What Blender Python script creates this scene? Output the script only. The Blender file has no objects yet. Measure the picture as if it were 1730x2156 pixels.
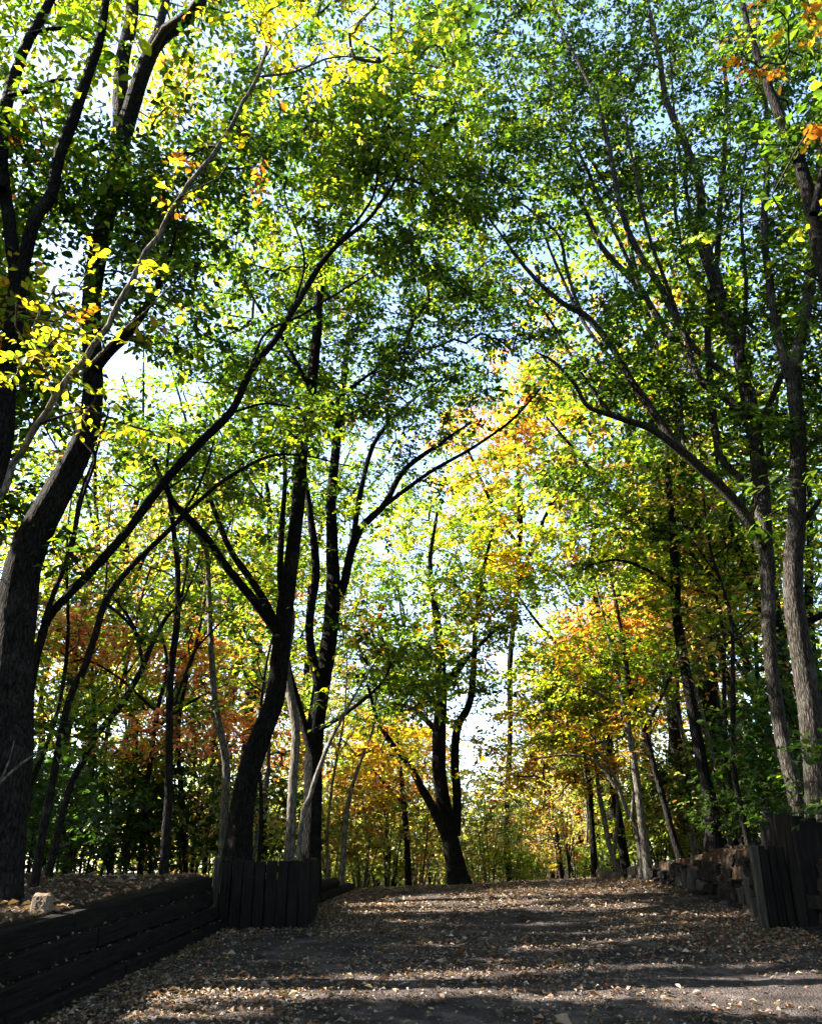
import bpy, math
import numpy as np
from mathutils import Vector, Matrix

rng = np.random.default_rng(11)
R = math.radians
scene = bpy.context.scene
COL = scene.collection

# ------------------------------------------------------------------ camera
EYE = 1.5
PITCH = 23.5
cam_d = bpy.data.cameras.new('camera')
cam_d.sensor_fit = 'HORIZONTAL'
cam_d.sensor_width = 26.0
cam_d.lens = 26.0
cam_d.clip_start = 0.05
cam_d.clip_end = 800.0
cam = bpy.data.objects.new('camera', cam_d)
cam.location = (0, 0, EYE)
cam.rotation_euler = (R(90 + PITCH), 0, 0)
COL.objects.link(cam)
scene.camera = cam

# ------------------------------------------------------------------ light
SUN_EL = 38.0
SUN_AZ = 277.0           # clockwise from +Y : from the left, a little ahead
SUN = np.array([math.sin(R(SUN_AZ)) * math.cos(R(SUN_EL)), math.cos(R(SUN_AZ)) * math.cos(R(SUN_EL)), math.sin(R(SUN_EL))])
world = bpy.data.worlds.new('World')
scene.world = world
world.use_nodes = True
wn = world.node_tree.nodes
sky = wn.new('ShaderNodeTexSky')
sky.sky_type = 'NISHITA'
sky.sun_disc = False
sky.sun_elevation = R(SUN_EL)
sky.sun_rotation = R(SUN_AZ)
sky.air_density = 1.0
sky.dust_density = 1.1
sky.ozone_density = 1.0
wn['Background'].inputs['Strength'].default_value = 0.08
world.node_tree.links.new(sky.outputs[0], wn['Background'].inputs['Color'])
sun_d = bpy.data.lights.new('sun', 'SUN')
sun_d.energy = 5.0
sun_d.angle = R(0.53)
sun_d.color = (1.0, 0.93, 0.82)
sun = bpy.data.objects.new('sun', sun_d)
sun.rotation_euler = Vector(-SUN).to_track_quat('-Z', 'Y').to_euler()
sun.location = (-20, 6, 18)
COL.objects.link(sun)

vs = scene.view_settings
vs.view_transform = 'Standard'
vs.look = 'None'
vs.exposure = 3.22
vs.gamma = 1.0
vs.use_curve_mapping = False
cy = scene.cycles
cy.max_bounces = 4
cy.diffuse_bounces = 2
cy.glossy_bounces = 2
cy.transmission_bounces = 2
cy.transparent_max_bounces = 4
cy.use_light_tree = False
cy.use_adaptive_sampling = True
cy.adaptive_threshold = .025
cy.caustics_reflective = False
cy.caustics_refractive = False

# ------------------------------------------------------------------ geometry of the view
W, H, F = 1730.0, 2156.0, 1730.0
ct, st = math.cos(R(PITCH)), math.sin(R(PITCH))


def P(px, py, d):
    """world point seen at (px, py) that stands at the distance d along +Y"""
    cx = (np.asarray(px, float) - W / 2) / F
    cyy = -(np.asarray(py, float) - H / 2) / F
    Y = ct - st * cyy
    Z = st + ct * cyy
    s = np.asarray(d, float) / Y
    return np.stack([cx * s, Y * s, EYE + Z * s], -1)


def depth(p):
    return p[..., 1] * ct + (p[..., 2] - EYE) * st


# ------------------------------------------------------------------ terrain profile
_ys = np.linspace(-60, 200, 2601)
_sl = np.interp(_ys, [-60, -12, -6, 14.5, 20.5, 32, 42, 200], [0, 0, .07, .07, -.05, -.05, 0, 0])
_pz = np.concatenate([[0], np.cumsum((_sl[1:] + _sl[:-1]) / 2 * np.diff(_ys))])
_pz -= np.interp(0, _ys, _pz)


def xl(y): return np.interp(y, [-60, 7, 11.8, 12.3, 12.9, 16.2, 19, 40], [-6.5, -2.83, -2.47, -2.3, -1.75, -1.2, -1.1, -1.1])
def xr(y): return np.interp(y, [-60, 10, 11, 14, 18, 40], [6.5, 4.55, 4.5, 4.47, 4.35, 4.3])
def hl(y): return np.interp(y, [-60, 11.8, 13, 16, 19, 24], [.66, .66, .5, .25, .05, 0])
def hr(y): return np.interp(y, [-60, 11, 13.5, 15, 17.5, 20], [.8, .78, .70, .45, .2, 0])


def path_z(x, y):
    x = np.asarray(x, float)
    y = np.asarray(y, float)
    return np.interp(y, _ys, _pz) + .0022 * np.clip(x, -8, 8) * np.clip(y, 0, 19)


def ground_z(x, y):
    x = np.asarray(x, float)
    y = np.asarray(y, float)
    z = path_z(x, y)
    dl = xl(y) - x
    dr = x - xr(y)
    sm = lambda t: np.clip(t, 0, 1) ** 2 * (3 - 2 * np.clip(t, 0, 1))
    z = z + hl(y) * sm((dl - .12) / .15) + np.where(dl > 0, .03 * np.clip(dl, 0, 14), 0)
    z = z + hr(y) * sm((dr - .05) / .12) + np.where(dr > 0, .05 * np.clip(dr, 0, 12), 0)
    off = np.maximum(np.maximum(dl, dr), 0)
    z = z + np.clip(off * .2, 0, 1) * .07 * (np.sin(x * 1.7 + y * .6) * np.cos(y * 1.1 - x * .4) + .6 * np.sin(x * .53 - y * .37))
    return z


def G(px, py):
    """point of the path seen at a pixel"""
    lo, hi = 2.0, 40.0
    for d in np.linspace(2, 24, 1200):
        q = P(px, py, d)
        if q[2] <= path_z(q[0], q[1]):
            return q
    return P(px, py, 18.5)


# ------------------------------------------------------------------ materials
def new_mat(name):
    m = bpy.data.materials.new(name)
    m.use_nodes = True
    nt = m.node_tree
    for n in list(nt.nodes):
        if n.type != 'OUTPUT_MATERIAL':
            nt.nodes.remove(n)
    return m, nt, nt.nodes['Material Output']


def leaf_material(name, use_object_color=False, trans=.56, rough=.45):
    m, nt, out = new_mat(name)
    N, L = nt.nodes.new, nt.links.new
    if use_object_color:
        src = N('ShaderNodeObjectInfo').outputs['Color']
        tc = N('ShaderNodeTexCoord').outputs['Object']
    else:
        a = N('ShaderNodeAttribute')
        a.attribute_name = 'Col'
        src = a.outputs['Color']
        tc = N('ShaderNodeTexCoord').outputs['Object']
    noi = N('ShaderNodeTexNoise')
    noi.inputs['Scale'].default_value = 38.0
    noi.inputs['Detail'].default_value = 3
    L(tc, noi.inputs['Vector'])
    mr = N('ShaderNodeMapRange')
    mr.inputs['From Min'].default_value = .3
    mr.inputs['From Max'].default_value = .7
    mr.inputs['To Min'].default_value = .78
    mr.inputs['To Max'].default_value = 1.18
    L(noi.outputs['Fac'], mr.inputs['Value'])
    mul = N('ShaderNodeVectorMath')
    mul.operation = 'SCALE'
    L(src, mul.inputs[0])
    L(mr.outputs[0], mul.inputs['Scale'])
    pb = N('ShaderNodeBsdfPrincipled')
    pb.inputs['Roughness'].default_value = rough
    pb.inputs['Specular IOR Level'].default_value = .2
    L(mul.outputs[0], pb.inputs['Base Color'])
    tr = N('ShaderNodeBsdfTranslucent')
    t2 = N('ShaderNodeVectorMath')
    t2.operation = 'MULTIPLY'
    t2.inputs[1].default_value = (1.55, 1.5, .6)
    L(mul.outputs[0], t2.inputs[0])
    L(t2.outputs[0], tr.inputs['Color'])
    mx = N('ShaderNodeMixShader')
    mx.inputs['Fac'].default_value = trans
    L(pb.outputs[0], mx.inputs[1])
    L(tr.outputs[0], mx.inputs[2])
    L(mx.outputs[0], out.inputs['Surface'])
    return m


def bark_material(name, c0, c1, c2, scale=1.0, bump=.7):
    m, nt, out = new_mat(name)
    N, L = nt.nodes.new, nt.links.new
    tc = N('ShaderNodeTexCoord')
    mp = N('ShaderNodeMapping')
    mp.inputs['Scale'].default_value = (20 * scale, 20 * scale, 4.2 * scale)
    L(tc.outputs['Object'], mp.inputs['Vector'])
    n1 = N('ShaderNodeTexNoise')
    n1.inputs['Scale'].default_value = 2.2
    n1.inputs['Detail'].default_value = 6
    n1.inputs['Roughness'].default_value = .65
    L(mp.outputs[0], n1.inputs['Vector'])
    vo = N('ShaderNodeTexVoronoi')
    vo.feature = 'DISTANCE_TO_EDGE'
    vo.inputs['Scale'].default_value = 1.7
    L(mp.outputs[0], vo.inputs['Vector'])
    n2 = N('ShaderNodeTexNoise')
    n2.inputs['Scale'].default_value = 2.6
    n2.inputs['Detail'].default_value = 4
    L(tc.outputs['Object'], n2.inputs['Vector'])
    rp = N('ShaderNodeValToRGB')
    rp.color_ramp.elements[0].position = .33
    rp.color_ramp.elements[0].color = (*c0, 1)
    rp.color_ramp.elements[1].position = .66
    rp.color_ramp.elements[1].color = (*c1, 1)
    L(n1.outputs['Fac'], rp.inputs['Fac'])
    r2 = N('ShaderNodeValToRGB')
    r2.color_ramp.elements[0].position = .55
    r2.color_ramp.elements[0].color = (0, 0, 0, 1)
    r2.color_ramp.elements[1].position = .72
    r2.color_ramp.elements[1].color = (.8, .8, .8, 1)
    L(n2.outputs['Fac'], r2.inputs['Fac'])
    mix = N('ShaderNodeMixRGB')
    mix.inputs['Color2'].default_value = (*c2, 1)
    L(r2.outputs[0], mix.inputs['Fac'])
    L(rp.outputs[0], mix.inputs['Color1'])
    pb = N('ShaderNodeBsdfPrincipled')
    pb.inputs['Roughness'].default_value = .9
    pb.inputs['Specular IOR Level'].default_value = .03
    ck = N('ShaderNodeMapRange')
    ck.inputs['From Min'].default_value = .0
    ck.inputs['From Max'].default_value = .16
    ck.inputs['To Min'].default_value = .3
    ck.inputs['To Max'].default_value = 1.1
    L(vo.outputs['Distance'], ck.inputs['Value'])
    cm = N('ShaderNodeVectorMath')
    cm.operation = 'SCALE'
    L(mix.outputs[0], cm.inputs[0])
    L(ck.outputs[0], cm.inputs['Scale'])
    L(cm.outputs[0], pb.inputs['Base Color'])
    ad = N('ShaderNodeMath')
    ad.operation = 'MULTIPLY_ADD'
    ad.inputs[1].default_value = 1.6
    L(vo.outputs['Distance'], ad.inputs[0])
    L(n1.outputs['Fac'], ad.inputs[2])
    bp = N('ShaderNodeBump')
    bp.inputs['Strength'].default_value = bump
    bp.inputs['Distance'].default_value = .03
    L(ad.outputs[0], bp.inputs['Height'])
    L(bp.outputs[0], pb.inputs['Normal'])
    L(pb.outputs[0], out.inputs['Surface'])
    return m


def soil_material(name, cols, s1, s2, bump, bdist):
    m, nt, out = new_mat(name)
    N, L = nt.nodes.new, nt.links.new
    tc = N('ShaderNodeTexCoord')
    n1 = N('ShaderNodeTexNoise')
    n1.inputs['Scale'].default_value = s1
    n1.inputs['Detail'].default_value = 8
    n1.inputs['Roughness'].default_value = .7
    L(tc.outputs['Object'], n1.inputs['Vector'])
    n2 = N('ShaderNodeTexNoise')
    n2.inputs['Scale'].default_value = s2
    n2.inputs['Detail'].default_value = 5
    L(tc.outputs['Object'], n2.inputs['Vector'])
    vo = N('ShaderNodeTexVoronoi')
    vo.inputs['Scale'].default_value = s2 * 1.4
    L(tc.outputs['Object'], vo.inputs['Vector'])
    rp = N('ShaderNodeValToRGB')
    e = rp.color_ramp.elements
    e[0].position, e[0].color = .3, (*cols[0], 1)
    e[1].position, e[1].color = .72, (*cols[2], 1)
    x = e.new(.5)
    x.color = (*cols[1], 1)
    L(n1.outputs['Fac'], rp.inputs['Fac'])
    mix = N('ShaderNodeMixRGB')
    mix.blend_type = 'OVERLAY'
    mix.inputs['Fac'].default_value = .55
    L(rp.outputs[0], mix.inputs['Color1'])
    L(n2.outputs['Fac'], mix.inputs['Color2'])
    pb = N('ShaderNodeBsdfPrincipled')
    pb.inputs['Roughness'].default_value = .95
    pb.inputs['Specular IOR Level'].default_value = .03
    L(mix.outputs[0], pb.inputs['Base Color'])
    ad = N('ShaderNodeMath')
    ad.operation = 'ADD'
    L(n2.outputs['Fac'], ad.inputs[0])
    L(vo.outputs['Distance'], ad.inputs[1])
    bp = N('ShaderNodeBump')
    bp.inputs['Strength'].default_value = bump
    bp.inputs['Distance'].default_value = bdist
    L(ad.outputs[0], bp.inputs['Height'])
    L(bp.outputs[0], pb.inputs['Normal'])
    L(pb.outputs[0], out.inputs['Surface'])
    return m


def timber_material(name, c0, c1, axis):
    m, nt, out = new_mat(name)
    N, L = nt.nodes.new, nt.links.new
    tc = N('ShaderNodeTexCoord')
    oi = N('ShaderNodeObjectInfo')
    off = N('ShaderNodeVectorMath')
    off.operation = 'SCALE'
    off.inputs['Scale'].default_value = 7.0
    cmb = N('ShaderNodeCombineXYZ')
    for i in range(3):
        L(oi.outputs['Random'], cmb.inputs[i])
    L(cmb.outputs[0], off.inputs[0])
    ad = N('ShaderNodeVectorMath')
    L(tc.outputs['Object'], ad.inputs[0])
    L(off.outputs[0], ad.inputs[1])
    mp = N('ShaderNodeMapping')
    sc = [30, 30, 30]
    sc[axis] = 2.2
    mp.inputs['Scale'].default_value = sc
    L(ad.outputs[0], mp.inputs['Vector'])
    n1 = N('ShaderNodeTexNoise')
    n1.inputs['Scale'].default_value = 1.5
    n1.inputs['Detail'].default_value = 6
    n1.inputs['Roughness'].default_value = .7
    L(mp.outputs[0], n1.inputs['Vector'])
    rp = N('ShaderNodeValToRGB')
    rp.color_ramp.elements[0].position = .3
    rp.color_ramp.elements[0].color = (*c0, 1)
    rp.color_ramp.elements[1].position = .7
    rp.color_ramp.elements[1].color = (*c1, 1)
    L(n1.outputs['Fac'], rp.inputs['Fac'])
    pb = N('ShaderNodeBsdfPrincipled')
    pb.inputs['Roughness'].default_value = .88
    pb.inputs['Specular IOR Level'].default_value = .03
    L(rp.outputs[0], pb.inputs['Base Color'])
    bp = N('ShaderNodeBump')
    bp.inputs['Strength'].default_value = .8
    bp.inputs['Distance'].default_value = .012
    L(n1.outputs['Fac'], bp.inputs['Height'])
    L(bp.outputs[0], pb.inputs['Normal'])
    L(pb.outputs[0], out.inputs['Surface'])
    return m


M_LEAF = leaf_material('leaf_crown')
M_LEAF1 = leaf_material('leaf_single', True)
M_DRY = leaf_material('leaf_fallen', False, .12, .7)
M_DRY1 = leaf_material('leaf_fallen_single', True, .12, .7)
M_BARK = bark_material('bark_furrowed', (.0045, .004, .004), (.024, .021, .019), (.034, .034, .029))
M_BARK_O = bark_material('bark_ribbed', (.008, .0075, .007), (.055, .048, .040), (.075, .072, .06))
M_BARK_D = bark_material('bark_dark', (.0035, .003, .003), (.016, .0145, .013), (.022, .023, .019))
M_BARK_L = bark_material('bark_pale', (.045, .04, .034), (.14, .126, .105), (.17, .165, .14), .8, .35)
M_TWIG = bark_material('bark_twig', (.015, .013, .011), (.06, .05, .04), (.065, .06, .05), 1, .1)
M_SOIL = soil_material('forest_soil', [(.018, .012, .009), (.045, .03, .02), (.085, .055, .036)], 1.6, 34, .9, .04)
M_PATH = soil_material('path_dirt', [(.015, .0125, .012), (.040, .033, .031), (.11, .092, .084)], 2.4, 46, .8, .02)
M_SLEEPER = timber_material('sleeper_timber', (.004, .0036, .0034), (.017, .015, .013), 1)
M_BOARD = timber_material('board_timber', (.004, .0036, .0036), (.017, .015, .014), 2)
M_POST = timber_material('post_timber', (.016, .014, .012), (.065, .058, .05), 2)  # paler than the boards: sun on posts and blocks put into the colour
M_STONE = soil_material('marker_stone', [(.07, .05, .036), (.13, .095, .07), (.18, .14, .105)], 9, 60, .5, .006)
M_CARVE = soil_material('marker_carving', [(.12, .1, .075), (.18, .145, .11), (.22, .18, .14)], 9, 60, .4, .004)
M_ROCK = soil_material('wall_block', [(.006, .0055, .0055), (.018, .016, .015), (.04, .036, .033)], 5, 40, .9, .02)
M_HOLE = soil_material('marker_hole', [(.01, .008, .006), (.02, .015, .012), (.03, .02, .018)], 9, 60, .4, .004)


# ------------------------------------------------------------------ object helpers
def link(o, parent=None):
    COL.objects.link(o)
    if parent is not None:
        o.parent = parent
    return o


def tag(o, label=None, cat=None, group=None, kind=None):
    if label:
        o['label'] = label
    if cat:
        o['category'] = cat
    if group:
        o['group'] = group
    if kind:
        o['kind'] = kind
    return o


def empty(name, loc):
    o = bpy.data.objects.new(name, None)
    o.location = loc
    o.empty_display_size = .2
    return link(o)


def np_mesh(name, V, faces, mat, smooth=False, colors=None):
    """faces: (n,k) int array, colors: (n,3) per face"""
    me = bpy.data.meshes.new(name)
    V = np.ascontiguousarray(V, np.float32)
    faces = np.ascontiguousarray(faces, np.int32)
    n, k = faces.shape
    me.vertices.add(len(V))
    me.vertices.foreach_set('co', V.ravel())
    me.loops.add(n * k)
    me.loops.foreach_set('vertex_index', faces.ravel())
    me.polygons.add(n)
    me.polygons.foreach_set('loop_start', np.arange(0, n * k, k, dtype=np.int32))
    if smooth:
        me.polygons.foreach_set('use_smooth', np.ones(n, bool))
    if colors is not None:
        at = me.attributes.new('Col', 'FLOAT_COLOR', 'FACE')
        c = np.ones((n, 4), np.float32)
        c[:, :3] = colors
        at.data.foreach_set('color', c.ravel())
    me.update(calc_edges=True)
    me.materials.append(mat)
    return me


def mesh_obj(name, me, parent=None):
    return link(bpy.data.objects.new(name, me), parent)


def catmull(pts, step):
    pts = np.asarray(pts, float)
    if len(pts) < 3:
        n = max(2, int(np.linalg.norm(pts[-1, :3] - pts[0, :3]) / step) + 1)
        t = np.linspace(0, 1, n)[:, None]
        return pts[0] * (1 - t) + pts[-1] * t
    ext = np.vstack([2 * pts[0] - pts[1], pts, 2 * pts[-1] - pts[-2]])
    out = []
    for i in range(1, len(ext) - 2):
        p0, p1, p2, p3 = ext[i - 1:i + 3]
        n = max(1, int(np.linalg.norm(p2[:3] - p1[:3]) / step))
        t = np.linspace(0, 1, n, endpoint=False)[:, None]
        out.append(.5 * ((2 * p1) + (-p0 + p2) * t + (2 * p0 - 5 * p1 + 4 * p2 - p3) * t ** 2 + (-p0 + 3 * p1 - 3 * p2 + p3) * t ** 3))
    out.append(ext[-2][None])
    return np.vstack(out)


def tube(pts, rad, sides, ridge=0.0):
    """verts and quads of a tapered tube along pts"""
    pts = np.asarray(pts, float)
    n = len(pts)
    T = np.gradient(pts, axis=0)
    T /= np.linalg.norm(T, axis=1)[:, None] + 1e-9
    u = np.cross(T[0], [0, 1, 0])
    if np.linalg.norm(u) < .1:
        u = np.cross(T[0], [1, 0, 0])
    U = np.zeros_like(pts)
    for i in range(n):
        u = u - T[i] * np.dot(u, T[i])
        u /= np.linalg.norm(u) + 1e-9
        U[i] = u
    Vv = np.cross(T, U)
    th = np.linspace(0, 2 * np.pi, sides, endpoint=False)
    rr = np.repeat(np.asarray(rad, float)[:, None], sides, 1)
    if ridge > 0:
        s = np.arange(n)[:, None]
        w = np.zeros((n, sides))
        for k in range(2, 9):
            w += rng.normal() / k ** .4 * np.cos(k * th[None] + rng.uniform(0, 6.3) + rng.normal() * .12 * s + .5 * np.sin(s * .3 + k))
        rr = rr * (1 + ridge * w + ridge * .5 * rng.normal(size=(n, sides)))
    V = pts[:, None] + rr[..., None] * (np.cos(th)[None, :, None] * U[:, None] + np.sin(th)[None, :, None] * Vv[:, None])
    V = V.reshape(-1, 3)
    i = np.arange(n - 1)[:, None] * sides
    j = np.arange(sides)[None]
    jn = (j + 1) % sides
    Q = np.stack([i + j, i + jn, i + sides + jn, i + sides + j], -1).reshape(-1, 4)
    return V, Q


# ------------------------------------------------------------------ palettes (real leaf colours)
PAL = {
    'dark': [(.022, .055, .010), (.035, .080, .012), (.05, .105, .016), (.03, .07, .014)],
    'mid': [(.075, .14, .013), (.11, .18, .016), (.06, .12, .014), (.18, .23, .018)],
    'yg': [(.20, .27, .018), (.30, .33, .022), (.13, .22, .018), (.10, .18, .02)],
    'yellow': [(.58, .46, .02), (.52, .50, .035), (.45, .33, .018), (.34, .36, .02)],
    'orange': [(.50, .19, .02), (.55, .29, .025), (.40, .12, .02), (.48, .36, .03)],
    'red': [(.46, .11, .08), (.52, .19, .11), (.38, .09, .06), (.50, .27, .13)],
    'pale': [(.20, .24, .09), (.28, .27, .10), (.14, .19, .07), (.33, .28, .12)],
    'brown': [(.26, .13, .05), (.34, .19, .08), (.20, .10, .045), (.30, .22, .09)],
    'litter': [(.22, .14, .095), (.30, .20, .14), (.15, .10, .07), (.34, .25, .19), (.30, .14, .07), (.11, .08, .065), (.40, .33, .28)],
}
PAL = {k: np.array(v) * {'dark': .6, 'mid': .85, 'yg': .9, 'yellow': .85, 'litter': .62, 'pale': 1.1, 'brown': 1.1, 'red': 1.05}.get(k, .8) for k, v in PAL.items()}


def pick_colors(pal, n, spread=.22):
    """pal: name or {name: weight}"""
    if isinstance(pal, str):
        pal = {pal: 1}
    names = list(pal)
    w = np.array([pal[k] for k in names], float)
    which = rng.choice(len(names), n, p=w / w.sum())
    out = np.zeros((n, 3))
    for i, k in enumerate(names):
        m = which == i
        out[m] = PAL[k][rng.integers(0, len(PAL[k]), m.sum())]
    return out


def rand_dirs(n):
    v = rng.normal(size=(n, 3))
    return v / np.linalg.norm(v, axis=1)[:, None]


def leaf_quads(C, A, Nn, L, Wd, fold=.18):
    """two-triangle folded leaves: centre C (base), axis A, normal Nn, length L, width Wd"""
    A = A / (np.linalg.norm(A, axis=1)[:, None] + 1e-9)
    S = np.cross(A, Nn)
    S /= np.linalg.norm(S, axis=1)[:, None] + 1e-9
    Nn = np.cross(S, A)
    L = L[:, None]
    Wd = Wd[:, None]
    base = C
    tip = C + A * L - Nn * L * .12
    mid = C + A * L * .55
    l = mid + S * Wd * .5 + Nn * Wd * fold
    r = mid - S * Wd * .5 + Nn * Wd * fold
    V = np.stack([base, r, tip, l], 1).reshape(-1, 3)
    i = np.arange(len(C)) * 4
    T = np.stack([np.stack([i, i + 1, i + 2], -1), np.stack([i, i + 2, i + 3], -1)], 1).reshape(-1, 3)
    return V, T


def make_single_leaf(name, mat, k):
    """a full leaf blade (obovate, folded along the midrib, with a stalk); unit length along +Y"""
    ts = np.array([0, .14, .32, .52, .72, .88, 1.0])
    ws = np.array([.02, .13, .22, .28, .25, .14, 0]) * (1 + .15 * (k - 1.5))
    curl = [.10, .22, .05, .3][k]
    V, Fq = [], []
    for t, w in zip(ts, ws):
        z = -curl * t * t
        V += [(-w, t, z + w * .28), (0, t, z), (w, t, z + w * .28)]
    for i in range(len(ts) - 1):
        a = i * 3
        Fq += [(a, a + 1, a + 4, a + 3), (a + 1, a + 2, a + 5, a + 4)]
    b = len(V)
    V += [(-.008, -.2, .01), (.008, -.2, .01), (.008, .02, .0), (-.008, .02, .0)]
    Fq += [(b, b + 1, b + 2, b + 3)]
    return np_mesh(name, np.array(V), np.array(Fq), mat, True)


LEAF_MESH = [make_single_leaf('leaf_blade', M_LEAF1, k) for k in range(4)]
DRY_MESH = [make_single_leaf('dry_leaf_blade', M_DRY1, k) for k in range(4)]


def leaf_object(parent, me, loc, axis, normal, size, color, name='leaf'):
    o = bpy.data.objects.new(name, me)
    a = Vector(axis).normalized()
    n = Vector(normal)
    s = a.cross(n)
    if s.length < 1e-4:
        s = a.cross(Vector((1, .2, .1)))
    s.normalize()
    n = s.cross(a)
    m = Matrix((s, a, n)).transposed().to_4x4()
    m = Matrix.Translation(Vector(loc)) @ m @ Matrix.Scale(size, 4)
    o.matrix_world = m
    o.color = (*color, 1)
    COL.objects.link(o)
    if parent is not None:
        o.parent = parent
    return o


# ------------------------------------------------------------------ gaps in the canopy (where the photo shows sun on the ground)
LIT = []


def lit(px0, py0, px1, py1, hw):
    LIT.append((G(px0, py0), G(px1, py1), hw + (.11 if hw > .15 else .045)))


lit(400, 2092, 980, 2084, .36)
lit(640, 2076, 1010, 2058, .16)
lit(300, 2150, 560, 2144, .12)
lit(1520, 2112, 1735, 2108, .42)
lit(1600, 2065, 1740, 2058, .09)
lit(1075, 2003, 1260, 1998, .07)
lit(1210, 1998, 1440, 1976, .13)
lit(1090, 2052, 1240, 2046, .07)
lit(1290, 2046, 1420, 2034, .10)
lit(860, 2064, 1030, 2056, .10)
lit(900, 2098, 1010, 2086, .08)
lit(680, 1941, 990, 1949, .10)
lit(1120, 1950, 1350, 1938, .10)
lit(1180, 1925, 1340, 1911, .16)
lit(760, 1908, 1080, 1907, .22)
lit(1000, 1910, 1130, 1913, .2)
lit(880, 1895, 1250, 1888, .4)
lit(1330, 1930, 1560, 1932, .07)
lit(1530, 2040, 1690, 2025, .05)
lit(700, 1965, 900, 1968, .05)
lit(1090, 1972, 1300, 1966, .06)
lit(1300, 1958, 1460, 1950, .06)
lit(820, 1992, 1000, 1995, .05)
lit(560, 2020, 760, 2024, .05)
lit(1000, 2030, 1080, 2031, .05)
lit(1380, 2075, 1520, 2070, .06)
lit(1100, 2110, 1300, 2112, .06)
lit(1130, 1895, 1330, 1880, .35)
lit(760, 1925, 960, 1927, .12)
LITPTS = [(P(85, 1900, 7.8), .3), (P(30, 1925, 7.7), .2), (P(140, 1905, 8.0), .16), (P(1680, 1330, 10.8), .4), (P(1682, 1390, 10.8), .45), (P(1688, 1450, 10.8), .4),
          (P(215, 1800, 15), .7), (P(280, 1803, 15), .5), (P(1630, 1560, 11.2), .3), (P(185, 595, 4.8), .55), (P(110, 740, 4.7), .55), (P(400, 425, 4.8), .45), (P(690, 125, 5.1), .7), (P(540, 60, 4.8), .6), (P(60, 600, 4.8), .4), (P(760, 60, 5.2), .5),
          (P(100, 1050, 8.5), .4), (P(345, 1720, 12.3), .5), (P(612, 1640, 13.6), .5), (P(1340, 1760, 16.5), .9), (P(1500, 1720, 14.5), .3)]


def keep_mask(C, mg=.09):
    """False for leaves that would shade the sun-lit places"""
    keep = np.ones(len(C), bool)
    t = (C[:, 2] - path_z(0, C[:, 1])) / SUN[2]
    Q = C - SUN * t[:, None]
    for _ in range(3):
        dz = Q[:, 2] - path_z(Q[:, 0], Q[:, 1])
        Q = Q - SUN * (dz / SUN[2])[:, None]
    jit = rng.normal(size=len(C)) * .05
    for a, b, hw in LIT:
        ab = (b - a)[:2]
        tt = np.clip(((Q[:, :2] - a[:2]) @ ab) / (ab @ ab), 0, 1)
        pr = a[:2] + tt[:, None] * ab
        dd = np.linalg.norm(Q[:, :2] - pr, axis=1)
        keep &= ~(dd + jit < hw + mg)
    for p, r in LITPTS:
        v = C - p
        al = v @ SUN
        dd = np.linalg.norm(v - al[:, None] * SUN, axis=1)
        keep &= ~((al > .3) & (dd + jit < r + mg - .05))
    return keep


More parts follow.
